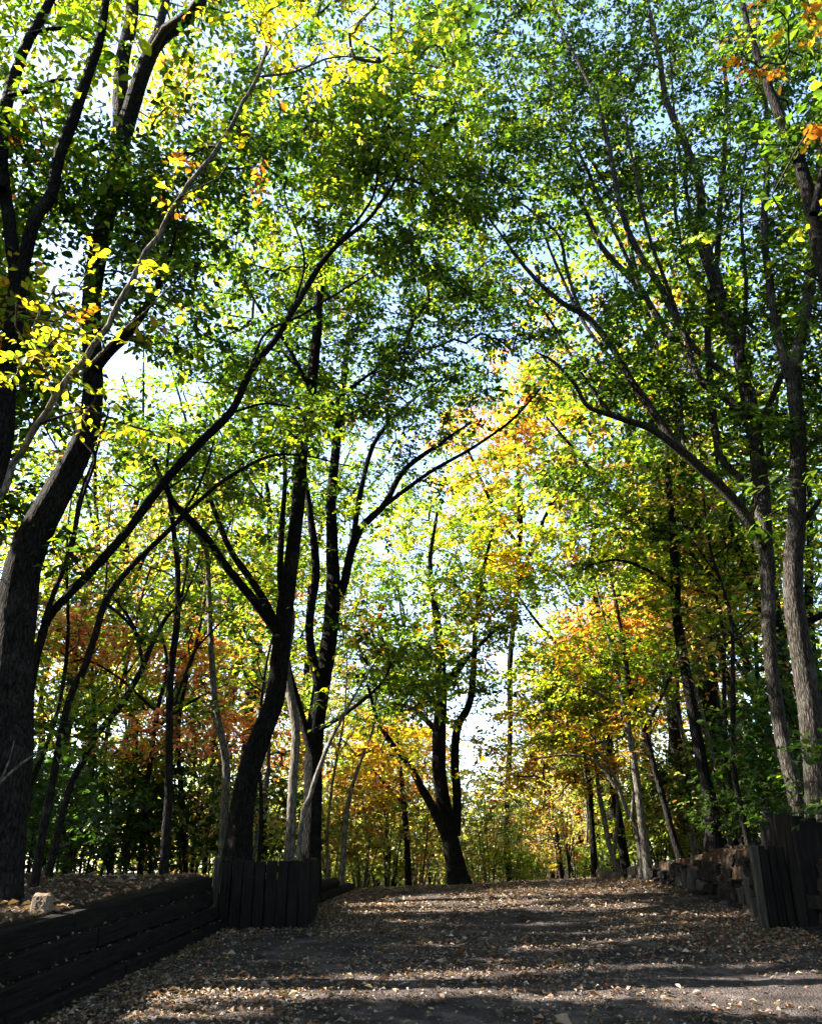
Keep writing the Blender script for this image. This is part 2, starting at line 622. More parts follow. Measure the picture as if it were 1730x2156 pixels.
# ------------------------------------------------------------------ tree builder
class Tree:
    def __init__(self, name, label, cat, base, bark=None, group=None, local=False):
        self.base = np.array(base, float)
        self.root = empty(name, self.base)
        tag(self.root, label, cat, group)
        self.bark = bark or M_BARK
        self.nodes, self.nrad, self.tips = [], [], []
        self.cl = []          # clusters: (centres, colours, spread, leaves per cluster, length, flat)

    def stem(self, pts, name='trunk', sides=None, ridge=.035, wob=.008, mat=None, flare=0):
        """pts: (n,4) world x,y,z,radius"""
        pts = np.asarray(pts, float)
        rmax = pts[:, 3].max()
        step = float(np.clip(rmax * 1.0, .09, .35))
        c = catmull(pts, step)
        c[:, 3] = np.maximum(c[:, 3], .003)
        n = len(c)
        if wob:
            w = np.cumsum(rng.normal(size=(n, 3)), 0)
            w -= np.linspace(0, 1, n)[:, None] * w[-1]
            w *= wob * np.sqrt(step)
            c[:, :3] += w * np.minimum(1, np.arange(n) / 4)[:, None]
        if flare:
            s = np.linalg.norm(c[:, :3] - c[0, :3], axis=1)
            c[:, 3] *= 1 + flare * np.exp(-s / (1.6 * rmax + .12))
        sides = sides or int(np.clip(rmax * 110, 6, 26))
        V, Q = tube(c[:, :3] - self.base, c[:, 3], sides, ridge if rmax > .04 else 0)
        o = mesh_obj(name, np_mesh(name, V, Q, mat or self.bark, True), self.root)
        if name == 'limb':
            self.tips.append(c[int(n * .72):, :3])
        self.nodes.append(c[:, :3])
        self.nrad.append(c[:, 3])
        return o

    def pstem(self, px, d, d1=None, name='trunk', ground=False, **kw):
        """stem from picture points (px, py, width) at the distance d .. d1"""
        a = np.array(px, float)
        t = np.concatenate([[0], np.cumsum(np.hypot(np.diff(a[:, 0]), np.diff(a[:, 1])))])
        t /= t[-1]
        dd = d + ((d1 if d1 is not None else d) - d) * t
        w = P(a[:, 0], a[:, 1], dd)
        r = a[:, 2] / 2 / F * depth(w) * np.where(a[:, 2] > 20, .86, .95)
        if ground:
            w[0, 2] = ground_z(w[0, 0], w[0, 1]) - .12
        return self.stem(np.column_stack([w, r]), name, flare=.2 if ground else 0, **kw)

    def clusters(self, C, pal, nleaf=34, spread=.22, length=.10, flat=.55):
        length = length * 1.16
        C = np.asarray(C, float)
        if not getattr(self, 'free', False) and len(C):
            C = C[keep_mask(C, .0)]
        self.cl.append((C, pal, nleaf, spread, length, flat))

    def blob(self, cx, cy, rx, ry, d, dt, n, pal, **kw):
        """foliage mass seen around (cx, cy)"""
        ng = max(1, n // 5)
        u = rand_dirs(ng) * (rng.uniform(0, 1, ng) ** .42)[:, None]
        gi = rng.integers(0, ng, n)
        u = u[gi]
        C = P(cx + rx * u[:, 0], cy + ry * u[:, 1], np.maximum(d + dt * (u[:, 2] + .4), 2.2))
        C = C + rng.normal(size=C.shape) * np.array([.36, .36, .2]) * min(1, 2.5 * kw.get('spread', .25) / .6)
        ok = C[:, 2] > ground_z(C[:, 0], C[:, 1]) + .3
        self.clusters(C[ok], pal, **kw)

    def finish(self, gaps=True, singles=0, twig_mat=None, crown_name='crown', single_len=None):
        if not self.cl:
            return self.root
        if self.tips and not getattr(self, 'free', False):
            big = max(self.cl, key=lambda c: len(c[0]))
            for tp in self.tips:
                m_ = 3 if big[4] > .08 else 1
                q = tp[rng.integers(len(tp) // 2, len(tp), m_)] + rng.normal(size=(m_, 3)) * .12
                q = np.vstack([q, tp[-1:]])
                self.cl.append((q,) + big[1:])
        nodes = np.vstack(self.nodes)
        nrad = np.concatenate(self.nrad)
        C = np.vstack([c[0] for c in self.cl])
        owner = np.concatenate([np.full(len(c[0]), i) for i, c in enumerate(self.cl)])
        n = len(C)
        n0 = len(nodes)
        # order by distance to the skeleton
        dmin = np.array([np.min(((nodes - c) ** 2).sum(1)) for c in C])
        order = np.argsort(dmin)
        ALL = np.zeros((n0 + 2 * n, 3))
        ALL[:n0] = nodes
        RAD = np.concatenate([nrad, np.zeros(2 * n)])
        par = np.full(n0 + 2 * n, -1)
        cnt = np.zeros(n0 + 2 * n)
        m = n0
        segs = []
        tdir = np.zeros((n, 3))
        for ci in order:
            c = C[ci]
            v = ALL[:m] - c
            cost = np.sqrt((v ** 2).sum(1)) + .7 * np.maximum(0, v[:, 2])
            j = int(np.argmin(cost))
            a = ALL[j]
            ln = np.linalg.norm(c - a)
            mid = a * .5 + c * .5 + rng.normal(size=3) * .10 * ln + np.array([0, 0, .06 * ln])
            ALL[m], ALL[m + 1] = mid, c
            par[m], par[m + 1] = j, m
            segs.append((j, m, m + 1))
            tdir[ci] = (c - mid) / (np.linalg.norm(c - mid) + 1e-6)
            k = m + 1
            m += 2
            while k >= n0:
                cnt[k] += 1
                k = par[k]
        rr = .0025 + .0034 * np.sqrt(cnt)
        Vs, Qs, off = [], [], 0
        for j, a, b in segs:
            r0 = rr[a] if j < n0 else min(rr[j], rr[a] * 1.15)
            if j < n0:
                r0 = min(r0 * 1.2, RAD[j])
            V, Q = tube(np.array([ALL[j], ALL[a], ALL[b]]) - self.base, [r0, rr[a], rr[b]], 4 if rr[a] < .012 else 6)
            Vs.append(V)
            Qs.append(Q + off)
            off += len(V)
        LC, LA, LN, LL, LCOL = [], [], [], [], []
        TWO, TWE = [], []
        for i, (cc, pal, nl, sp, ln, flat) in enumerate(self.cl):
            td = tdir[owner == i]
            k = len(cc)
            if k == 0:
                continue
            ccol = pick_colors(pal, k)
            per = 7
            ntw = max(2, int(round(nl / per)))
            kt = k * ntw
            it = np.repeat(np.arange(k), ntw)
            tv = rng.normal(size=(kt, 3)) * np.array([1, 1, flat * .8]) + td[it] * .9
            tv /= np.linalg.norm(tv, axis=1)[:, None] + 1e-6
            tl = sp * rng.uniform(1.1, 2.3, kt)
            org = cc[it] + rng.normal(size=(kt, 3)) * sp * np.array([.35, .35, .2])
            TWO.append(org)
            TWE.append(org + tv * tl[:, None] - np.array([0, 0, .06]) * tl[:, None])
            nn = kt * per
            i2 = np.repeat(np.arange(kt), per)
            q = np.tile((np.arange(per) + .8) / per, kt) + rng.uniform(-.06, .06, nn)
            idx = it[i2]
            base = org[i2] + tv[i2] * (tl[i2] * q)[:, None] - np.array([0, 0, .06]) * (tl[i2] * q ** 2)[:, None]
            upv = np.array([0, 0, 1.0]) + rng.normal(size=(kt, 3)) * .3
            sd = np.cross(tv, upv)
            sd /= np.linalg.norm(sd, axis=1)[:, None] + 1e-6
            sgn = np.tile(np.where(np.arange(per) % 2 == 0, 1., -1.), kt) * (1 - .85 * (q > .93))
            ax = tv[i2] * .75 + sd[i2] * sgn[:, None] + rng.normal(size=(nn, 3)) * .28
            ax[:, 2] -= .22
            nm = upv[i2] + rng.normal(size=(nn, 3)) * .42
            cv = ccol[idx]
            alt = pick_colors(pal, nn)
            cv = np.where(rng.uniform(size=(nn, 1)) < .35, alt, cv)
            cv = cv * np.exp(rng.normal(size=(nn, 1)) * .22) * np.exp(rng.normal(size=(nn, 3)) * .07)
            LC.append(base)
            LA.append(ax)
            LN.append(nm)
            LL.append(ln * np.exp(rng.normal(size=nn) * .2))
            LCOL.append(cv)
        LC, LA, LN, LL, LCOL = map(np.concatenate, (LC, LA, LN, LL, LCOL))
        a0, a1 = np.concatenate(TWO) - self.base, np.concatenate(TWE) - self.base
        kk = np.ones(len(a0), bool) if getattr(self, 'free', False) else keep_mask(a1 + self.base)
        a0, a1 = a0[kk], a1[kk]
        dv = a1 - a0
        e1 = np.cross(dv, [.3, .2, 1.0])
        e1 /= np.linalg.norm(e1, axis=1)[:, None] + 1e-6
        e2 = np.cross(dv, e1)
        e2 /= np.linalg.norm(e2, axis=1)[:, None] + 1e-6
        ring = [e1, -.5 * e1 + .87 * e2, -.5 * e1 - .87 * e2]
        Vt = np.stack([a0 + r * .0028 for r in ring] + [a1 + r * .0012 for r in ring], 1).reshape(-1, 3)
        i0 = np.arange(len(a0))[:, None] * 6
        Qt = np.stack([np.concatenate([i0 + j, i0 + (j + 1) % 3, i0 + 3 + (j + 1) % 3, i0 + 3 + j], 1) for j in range(3)], 1).reshape(-1, 4)
        Vs.append(Vt)
        Qs.append(Qt + off)
        tw = mesh_obj('twigs', np_mesh('twigs', np.vstack(Vs), np.vstack(Qs), twig_mat or M_TWIG, True), self.root)
        tag(tw, kind='stuff')
        keep = LC[:, 2] > ground_z(LC[:, 0], LC[:, 1]) + .05 if not getattr(self, 'free', False) else np.ones(len(LC), bool)
        if gaps and not getattr(self, 'free', False):
            keep &= keep_mask(LC)
        LC, LA, LN, LL, LCOL = LC[keep], LA[keep], LN[keep], LL[keep], np.clip(LCOL[keep], 0, .8)
        if singles:
            dp = depth(LC)
            vx = np.abs(LC[:, 0] / dp) < .5
            vy = np.abs((-(LC[:, 1]) * st + (LC[:, 2] - EYE) * ct) / dp) < .623
            score = dp / LL + np.where(vx & vy & (dp > .5), 0, 1e6)
            sel = np.argsort(score)[:singles]
            for s in sel:
                leaf_object(self.root, LEAF_MESH[rng.integers(0, 4)], LC[s] - self.base, LA[s], LN[s], LL[s] * 1.0, LCOL[s])
            rest = np.ones(len(LC), bool)
            rest[sel] = False
            LC, LA, LN, LL, LCOL = LC[rest], LA[rest], LN[rest], LL[rest], LCOL[rest]
        if len(LC):
            V, T = leaf_quads(LC - self.base, LA, LN, LL, LL * rng.uniform(.48, .66, len(LL)))
            cr = mesh_obj(crown_name, np_mesh(crown_name, V, T, M_LEAF, False, np.repeat(LCOL, 2, 0)), self.root)
            tag(cr, kind='stuff')
        return self.root


def base_at(px, py, d):
    q = P(px, py, d)
    return (q[0], q[1], float(ground_z(q[0], q[1])))


# ================================================================== SETTING
def grid_mesh(name, X, Y, Z, mat):
    r, c = X.shape
    V = np.stack([X, Y, Z], -1).reshape(-1, 3)
    i = np.arange(r - 1)[:, None] * c
    j = np.arange(c - 1)[None]
    Q = np.stack([i + j, i + j + 1, i + c + j + 1, i + c + j], -1).reshape(-1, 4)
    return np_mesh(name, V, Q, mat, True)


rows = np.concatenate([np.linspace(-120, -10, 12, endpoint=False), np.arange(-10, 4, .5), np.arange(4, 24, .16), np.arange(24, 60, 1.0), np.linspace(60, 320, 20)])
offs = np.array([260, 140, 80, 45, 28, 20, 15, 11, 8.5, 6.5, 5, 4, 3.2, 2.6, 2.1, 1.7, 1.3, 1.0, .75, .5, .3, .18, .1, .04])
mid = np.linspace(0, 1, 13)
rowsY = np.clip(rows, -60, 200)
Xl, Xr = xl(rowsY), xr(rowsY)
X = np.concatenate([Xl[:, None] - offs[None], Xl[:, None] * (1 - mid) + Xr[:, None] * mid, Xr[:, None] + offs[None, ::-1]], 1)
Y = np.repeat(rows[:, None], X.shape[1], 1)
Z = ground_z(X, np.clip(Y, -60, 200)) - .006
g = mesh_obj('ground', grid_mesh('ground', X, Y, Z, M_SOIL))
tag(g, 'dark leaf-strewn forest floor rising in banks beside the path', kind='structure')
g['category'] = 'ground'

prow = np.arange(-8, 24, .12)
pm = np.linspace(0, 1, 60)
PXX = (xl(prow) + .0)[:, None] * (1 - pm) + (xr(prow) - .0)[:, None] * pm
PYY = np.repeat(prow[:, None], len(pm), 1)
PZZ = path_z(PXX, PYY) + .012 * np.sin(PXX * 3.1 + PYY * 1.3) * np.sin(PYY * 2.3 - PXX) + .006 * rng.normal(size=PXX.shape)
PZZ = PZZ + .018
po = mesh_obj('path', grid_mesh('path', PXX, PYY, PZZ, M_PATH))
tag(po, 'wide dirt path climbing to a crest between timber walls', kind='structure')
po['category'] = 'path'


# ------------------------------------------------------------------ timber walls
def box_mesh(name, sx, sy, sz, mat, bev=.012, jit=.004):
    """box with origin at the bottom centre, chamfered vertical/horizontal edges, slightly uneven"""
    b = bev
    V = []
    for z, k in ((0, 1), (b, 0), (sz - b, 0), (sz, 1)):
        e = b if k else 0
        x, y = sx / 2 - e, sy / 2 - e
        V += [(-x + b, -y, z), (x - b, -y, z), (x, -y + b, z), (x, y - b, z), (x - b, y, z), (-x + b, y, z), (-x, y - b, z), (-x, -y + b, z)]
    V = np.array(V) + rng.normal(size=(32, 3)) * jit
    me = bpy.data.meshes.new(name)
    Fc = [list(range(7, -1, -1))]
    for l in range(3):
        for i in range(8):
            Fc.append([l * 8 + i, l * 8 + (i + 1) % 8, l * 8 + 8 + (i + 1) % 8, l * 8 + 8 + i])
    Fc.append([24 + i for i in range(8)])
    me.from_pydata(V.tolist(), [], Fc)
    me.materials.append(mat)
    me.update()
    return me


def log_mesh(name, r, h, mat, sides=12):
    th = np.linspace(0, 2 * np.pi, sides, endpoint=False)
    w = 1 + rng.normal(size=sides) * .05
    V, Fc = [], []
    for z, k in ((0, 1), (h - .02, 1), (h, .86)):
        V += [(math.cos(t) * r * k * q, math.sin(t) * r * k * q, z + rng.normal() * .004 + (.012 * math.sin(t + 1) if z > 0 else 0)) for t, q in zip(th, w)]
    for l in range(2):
        for i in range(sides):
            Fc.append([l * sides + i, l * sides + (i + 1) % sides, (l + 1) * sides + (i + 1) % sides, (l + 1) * sides + i])
    Fc.append([2 * sides + i for i in range(sides)])
    me = bpy.data.meshes.new(name)
    me.from_pydata(V, [], Fc)
    me.materials.append(mat)
    me.update()
    return me


# left retaining wall: four tiers of long sleepers, each set back from the one below
TIER = .168
y0w, y1w = 2.2, 11.75
wall = empty('retaining_wall', (xl(7.0), 7.0, float(path_z(-2.8, 7))))
tag(wall, 'dark stepped wall of long timber sleepers along the low side of the path', 'wall')
wb = np.array(wall.location)
for t in range(4):
    y = y0w + [0, -.9, -.35, -1.3][t]
    while y < y1w - .1:
        ln = min(rng.uniform(1.9, 2.5), y1w - y)
        if ln < .35:
            break
        yc = y + ln / 2
        set_back = .10 - t * .075 + rng.normal() * .006
        a = np.array([xl(y) - .12 + set_back, y, path_z(xl(y), y)])
        b = np.array([xl(y + ln) - .12 + set_back, y + ln, path_z(xl(y + ln), y + ln)])
        c = (a + b) / 2
        o = mesh_obj('sleeper', box_mesh('sleeper', .21, ln - .012, TIER - .006, M_SLEEPER, .016, .005), wall)
        yaw = -math.atan2(b[0] - a[0], b[1] - a[1])
        pit = math.atan2(b[2] - a[2], ln)
        o.rotation_euler = (pit, rng.normal() * .02, yaw + rng.normal() * .004)
        o.location = c + np.array([0, 0, -.02 + t * TIER]) - wb
        y += ln


def board_box(name, label, x0, x1, yf, depth_, zb, h, nb, ns, skew=0.0):
    """box of upright boards: a front of nb boards at y=yf, sides of ns boards going back"""
    r = empty(name, ((x0 + x1) / 2, yf + depth_ / 2, zb))
    tag(r, label, 'timber box')
    B = np.array(r.location)
    w = (x1 - x0) / nb
    for i in range(nb):
        hh = h * (1 + rng.normal() * .022)
        o = mesh_obj('board', box_mesh('board', w - .012, .06, hh, M_BOARD, .01, .004), r)
        o.location = np.array([x0 + (i + .5) * w, yf + rng.normal() * .006, zb - .1]) - B
        o.rotation_euler = (rng.normal() * .008, rng.normal() * .008, 0)
    w = depth_ / ns
    for side in (x0, x1):
        for i in range(ns):
            hh = h * (1 + rng.normal() * .022)
            o = mesh_obj('board', box_mesh('board', .06, w - .012, hh, M_BOARD, .01, .004), r)
            yy = yf + .04 + (i + .5) * w
            o.location = np.array([side + (.034 + skew * (i + .5) / ns if side == x0 else -.034), yy, zb - .1 + .05 * yy - .05 * yf]) - B
    # earth filling, heaped
    n = 8
    gx, gy = np.meshgrid(np.linspace(x0 + .05 + skew, x1 - .05, n), np.linspace(yf + .05, yf + depth_, n))
    gz = zb - .1 + h * .93 + .03 * rng.normal(size=gx.shape)
    o = mesh_obj('earth_fill', grid_mesh('earth_fill', gx - B[0], gy - B[1], gz - B[2], M_SOIL), r)
    return r


pz = float(path_z(-1.9, 11.8))
bl = board_box('timber_box', 'dark upright-board box ending the stepped sleeper wall', -2.50, -1.31, 11.8, 1.0, pz, .92, 8, 6)
o = mesh_obj('corner_post', box_mesh('corner_post', .09, .09, .98, M_POST, .012), bl)  # lit left edge of the box, its brightness in the paler timber
o.location = np.array([-2.56, 11.86, pz - .1]) - np.array(bl.location)

pz = float(path_z(4.3, 10.6))
brx = board_box('timber_box', 'dark upright-board box at the end of the rough block wall', 4.14, 4.56, 10.60, 1.0, pz, 1.0, 4, 6, .3)
o = mesh_obj('corner_post', box_mesh('corner_post', .08, .08, 1.02, M_POST, .012), brx)  # sunlit box edge carried by the paler timber colour
o.location = np.array([4.09, 10.62, pz - .1]) - np.array(brx.location)
brt = board_box('timber_box', 'taller upright-board box beside the leaning pair of furrowed trunks', 4.47, 5.9, 10.36, .9, float(path_z(4.6, 10.4)), 1.34, 9, 6)

# left low log edging behind the box
ed = empty('log_edging', (-1.5, 14.2, float(path_z(-1.5, 14.2))))
tag(ed, 'low edging of stacked dark logs behind the board box, running to the crest', 'log edging')
eb = np.array(ed.location)
for t in range(3):
    y = 12.95 + .1 * t
    end = [17.5, 15.9, 14.1][t]
    while y < end:
        ln = min(rng.uniform(1.2, 1.7), end - y)
        if ln < .3:
            break
        xa, xb2 = xl(y), xl(y + ln)
        V, Q = tube(np.array([[xa, y, path_z(xa, y)], [(xa + xb2) / 2, y + ln / 2, path_z((xa + xb2) / 2, y + ln / 2)], [xb2, y + ln, path_z(xb2, y + ln)]]), [.095, .09, .085], 12, .02)
        V = V + np.array([-.02 - t * .05, 0, .08 + t * .155]) - eb
        nV = len(V)
        V = np.vstack([V, V[:12].mean(0), V[-12:].mean(0)])
        Q3 = [[i, (i + 1) % 12, nV, nV] for i in range(0)]
        me = bpy.data.meshes.new('log')
        Fc = [list(q) for q in Q.tolist()]
        Fc.append(list(range(11, -1, -1)))
        Fc.append(list(range(nV - 12, nV)))
        me.from_pydata(V[:nV].tolist(), [], Fc)
        me.materials.append(M_SLEEPER)
        me.update()
        mesh_obj('log', me, ed)
        y += ln + .02

# right retaining wall of rough blocks in stepped courses, falling toward the crest
rw = empty('block_wall', (4.45, 14.0, float(path_z(4.45, 14))))
tag(rw, 'low dark retaining wall of rough blocks stepping down toward the crest', 'wall')
rb = np.array(rw.location)


def rough_block(sx, sy, sz, mat):
    return box_mesh('block', sx, sy, sz, mat, min(sx, sy, sz) * .16, .014)


for c in range(5):
    y = 11.72 + rng.uniform(0, .15)
    ch = .14
    while y < 18.8:
        ln = rng.uniform(.2, .46)
        top = float(hr(y + ln / 2)) * .88 + .04
        if (c + .75) * ch < top and not (c > 0 and rng.uniform() < .10):
            sx = rng.uniform(.2, .28)
            x = xr(y) + .03 + c * .05 + rng.normal() * .025
            o = mesh_obj('block', rough_block(sx, ln - .018, ch * rng.uniform(.88, 1.12), M_ROCK if rng.uniform() < .95 else M_POST), rw)
            o.location = np.array([x, y + ln / 2, float(path_z(x, y)) - .05 + c * ch]) - rb
            o.rotation_euler = (rng.normal() * .03 + .06, rng.normal() * .03, rng.normal() * .07)
        y += ln
# single blocks and stubs standing before the wall, sunlit tone put into their colour
for (px, py, d, hh, w_) in [(1455, 1895, 14.6, .3, .16), (1440, 1890, 14.9, .2, .2), (1466, 1893, 14.2, .38, .15), (1556, 1925, 13.0, .28, .13), (1578, 1935, 12.3, .3, .2),
                            (1592, 1938, 12.0, .44, .16), (1603, 1950, 11.5, .24, .2), (1540, 1921, 13.3, .14, .22), (1405, 1872, 16.6, .26, .16), (1420, 1878, 15.8, .18, .22)]:
    q = P(px, py, d)
    o = mesh_obj('block', rough_block(w_, w_ * 1.1, hh + .1, M_POST), rw)
    o.location = np.array([q[0], q[1], float(path_z(q[0], q[1])) - .1]) - rb
    o.rotation_euler = (rng.normal() * .04, rng.normal() * .04, rng.uniform(-.5, .5))
# the wall goes on below the board boxes
_state = rng.bit_generator.state
for c in range(5):
    y = 3.0 + rng.uniform(0, .2)
    while y < 10.1:
        ln = rng.uniform(.3, .55)
        x = xr(y) + .03 + c * .05 + rng.normal() * .02
        o = mesh_obj('block', rough_block(rng.uniform(.2, .28), ln - .018, .165 * rng.uniform(.9, 1.12), M_ROCK), rw)
        o.location = np.array([x, y + ln / 2, float(path_z(x, y)) - .05 + c * .165]) - rb
        o.rotation_euler = (rng.normal() * .03 + .06, rng.normal() * .03, rng.normal() * .05)
        y += ln
rng.bit_generator.state = _state
# a few edge blocks along the crest
for (px, d, s) in [(1275, 18.2, .22), (1300, 18.0, .16), (1345, 17.6, .25)]:
    q = P(px, 1868, d)
    o = mesh_obj('edge_block', box_mesh('edge_block', s * 1.3, s, s * 1.2, M_STONE, .03, .012))
    o.location = (q[0], q[1], float(path_z(q[0], q[1])) - .06)
    o.rotation_euler = (0, 0, rng.uniform(-.4, .4))
    tag(o, {1275: 'wide pale edge block at the far end of the block wall', 1300: 'smallest edge block lying at the crest between two larger ones', 1345: 'largest edge block at the crest beside the pale slim trunks'}[px], 'block')

# marker blocks on the left bank
def marker(px, py, d, w, h, label, carved):
    q = P(px, py, d)
    z = float(ground_z(q[0], q[1]))
    r = empty('marker_block', (q[0], q[1], z))
    tag(r, label, 'marker')
    bo = mesh_obj('block', box_mesh('block', w, .10, h + .06, M_STONE if carved else M_SLEEPER, .022, .003), r)  # uncarved block: its shade is put into the dark material
    bo.location = (0, 0, -.05)
    r.rotation_euler = (R(-4), 0, R(-14))
    if carved:
        a = np.linspace(0, 2 * np.pi, 17)
        ring = np.stack([.021 * np.cos(a) - .01, np.full(17, -.052), .021 * np.sin(a) + h * .70], -1)
        V, Q = tube(ring, np.full(17, .006), 6)
        mesh_obj('carved_ring', np_mesh('carved_ring', V, Q, M_CARVE, True), r)
        a = np.linspace(2.2, -1.9, 12)
        arc = np.stack([.017 * np.cos(a) + .034, np.full(12, -.052), .02 * np.sin(a) + h * .40], -1)
        V, Q = tube(arc, np.full(12, .006), 6)
        mesh_obj('carved_curl', np_mesh('carved_curl', V, Q, M_CARVE, True), r)
        V, Q = tube(np.array([[-.022, -.049, h * .20], [-.021, -.05, h * .34], [-.020, -.049, h * .48]]), [.009, .007, .003], 6)
        mesh_obj('notch', np_mesh('notch', V, Q, M_HOLE, True), r)
    return r


marker(86, 1918, 7.85, .18, .125, 'small sunlit stone block with a carved ring mark on the bank above the sleeper wall', True)
marker(12, 1895, 8.4, .2, .15, 'dark unlit low block on the bank beside the carved stone', False)

# ================================================================== TREES THAT CAN BE TOLD APART
# --- Q: dark forked tree at the far left
t = Tree('oak_tree', 'dark tree forking into two slim leaders, leaning in from the edge of the bank', 'tree', base_at(-330, 1790, 6.0), M_BARK_D)
t.pstem([(-330, 1790, 62), (-190, 1500, 55), (-75, 1200, 50), (0, 962, 46), (20, 772, 44), (38, 610, 44)], 6.0, 7.0, name='trunk', ground=True)
t.pstem([(38, 610, 36), (18, 480, 32), (4, 350, 30), (15, 215, 28), (45, 120, 24), (80, 50, 20), (130, -40, 14)], 7.0, 7.6, name='limb')
t.pstem([(38, 610, 34), (75, 465, 32), (110, 410, 31), (127, 325, 29), (155, 250, 27), (182, 170, 24), (205, 100, 20), (222, 0, 16), (230, -90, 8)], 7.0, 6.5, name='limb')
t.pstem([(20, 200, 12), (70, 190, 11), (110, 170, 9), (150, 165, 6)], 7.1, 6.8, name='limb')
t.pstem([(68, 70, 10), (120, 58, 9), (150, 62, 7), (190, 90, 4)], 7.3, 7.2, name='limb')
t.pstem([(2, 400, 30), (-30, 280, 26), (-60, 120, 20), (-90, -40, 10)], 7.0, 7.5, name='limb')
t.blob(60, 30, 190, 130, 7.4, 1.3, 60, {'yg': 3, 'mid': 2, 'yellow': 1}, length=.09)
t.blob(40, 360, 110, 110, 7.8, 1.0, 26, {'dark': 2, 'mid': 3, 'orange': 1}, length=.09)
t.blob(20, 640, 90, 90, 7.0, .6, 18, {'mid': 2, 'orange': 1, 'dark': 1}, length=.085)
t.blob(-120, 200, 160, 260, 7.2, 1.5, 70, {'mid': 3, 'yg': 2}, length=.1)
t.finish(singles=60)

# --- R: the great leaning trunk on the left bank
t = Tree('oak_tree', 'massive dark trunk leaning over the sleeper wall with a sunlit bend', 'tree', base_at(12, 1790, 8.5), M_BARK)
t.pstem([(12, 1790, 108), (14, 1640, 100), (18, 1480, 96), (24, 1340, 92), (45, 1190, 84), (88, 1086, 72), (132, 1008, 62), (172, 930, 54), (192, 850, 47), (192, 750, 44), (190, 670, 43), (200, 570, 43), (218, 480, 43), (246, 350, 45), (256, 280, 46)], 8.5, 8.9, name='trunk', ground=True)
t.pstem([(256, 290, 40), (254, 200, 37), (258, 130, 34), (276, 50, 32), (284, -40, 26), (300, -150, 14)], 8.9, 9.2, name='limb')
t.pstem([(262, 280, 38), (284, 200, 36), (304, 140, 34), (322, 98, 34), (352, 66, 36), (396, 34, 30), (430, -10, 26), (470, -90, 14)], 8.9, 8.2, name='limb')
t.pstem([(196, 780, 28), (230, 738, 26), (268, 704, 22), (312, 640, 16), (350, 560, 10), (372, 480, 5)], 8.7, 7.9, name='limb')
t.pstem([(246, 366, 20), (290, 352, 18), (330, 344, 14), (420, 315, 10), (470, 300, 5)], 8.8, 8.2, name='limb')
t.pstem([(180, 930, 14), (200, 970, 9), (170, 1060, 8), (150, 1170, 8)], 8.6, 8.5, name='limb')
t.pstem([(160, 330, 14), (205, 310, 12), (240, 320, 14)], 8.8, 8.9, name='limb')
t.pstem([(322, 100, 20), (336, 40, 18), (352, -20, 14), (350, -110, 6)], 8.7, 9.4, name='limb')
t.blob(330, 460, 170, 110, 8.3, 1.2, 80, {'dark': 4, 'mid': 2}, length=.09)
t.blob(220, 380, 150, 90, 8.6, 1.1, 55, {'dark': 4, 'mid': 2, 'yg': .6}, length=.09)
t.blob(470, 330, 120, 120, 8.2, 1.1, 55, {'dark': 3, 'mid': 3, 'yg': 1}, length=.09)
t.blob(360, 200, 120, 120, 9.4, 1.2, 36, {'orange': 1.2, 'yellow': 1.5, 'yg': 2}, length=.09)
t.blob(330, -80, 260, 130, 9.0, 1.6, 80, {'mid': 3, 'yg': 2, 'yellow': 1}, length=.1)
for q in ((-2.6, 3.0, 12.2), (-3.2, 5.6, 13.0), (-1.2, 1.0, 12.5), (-3.6, .6, 11.6)):  # out-of-view canopy overhead, added to darken the ambient light
    t.clusters(np.array(q) + rng.normal(size=(60, 3)) * np.array([1.1, 1.1, .6]), {'mid': 3, 'dark': 2}, 35, .36, .12, .5)
t.blob(340, 640, 120, 90, 8.1, .8, 34, {'dark': 2, 'mid': 3}, length=.085)
t.finish(singles=80)

# --- S: slender near sapling with yellow leaves
t = Tree('sapling_tree', 'slender pale sapling arching over the path with large yellow and orange leaves', 'tree', (-4.6, 4.2, float(ground_z(-4.6, 4.2))), M_BARK_L)
b = P(0, 1042, 4.9)
t.stem(np.array([[-4.6, 4.2, float(ground_z(-4.6, 4.2)) - .1, .036], [-4.1, 4.35, 2.4, .032], [-3.3, 4.6, 3.7, .028]] + [[*P(x, y, d), w / 2 / F * depth(P(x, y, d))] for x, y, w, d in
       [(0, 1042, 16, 4.9), (45, 972, 15, 5.0), (100, 887, 14, 5.0), (165, 787, 14, 5.0), (225, 702, 13, 5.0), (275, 612, 12, 5.0), (315, 532, 12, 5.0), (340, 497, 11, 5.0), (390, 410, 11, 4.9), (450, 330, 10, 4.9), (475, 280, 9, 4.9), (515, 210, 8, 4.8), (550, 155, 8, 4.8), (567, 85, 7, 4.8), (590, 40, 6, 4.8), (640, -20, 4, 4.8)]]), 'trunk', sides=10, ridge=0, wob=.022)
t.pstem([(168, 790, 8), (215, 742, 8), (246, 706, 6), (300, 660, 4), (360, 600, 3)], 5.0, 4.6, name='limb', wob=.004)
t.pstem([(120, 860, 6), (90, 760, 5), (70, 690, 4), (120, 600, 3)], 5.0, 4.7, name='limb', wob=.004)
t.pstem([(552, 160, 6), (620, 150, 5), (700, 120, 4), (790, 120, 2.5)], 4.8, 5.2, name='limb', wob=.004)
t.pstem([(567, 90, 5), (540, 40, 4), (520, -20, 2)], 4.8, 4.6, name='limb', wob=.004)
kw = dict(nleaf=21, spread=.14, length=.05, flat=.5)
t.blob(185, 595, 150, 55, 4.8, .4, 13, {'yg': 3, 'yellow': 1}, **kw)
t.blob(110, 740, 110, 75, 4.7, .4, 10, {'yg': 2, 'yellow': 1.4}, **kw)
t.blob(215, 660, 50, 30, 4.7, .2, 2, {'orange': 1}, **kw)
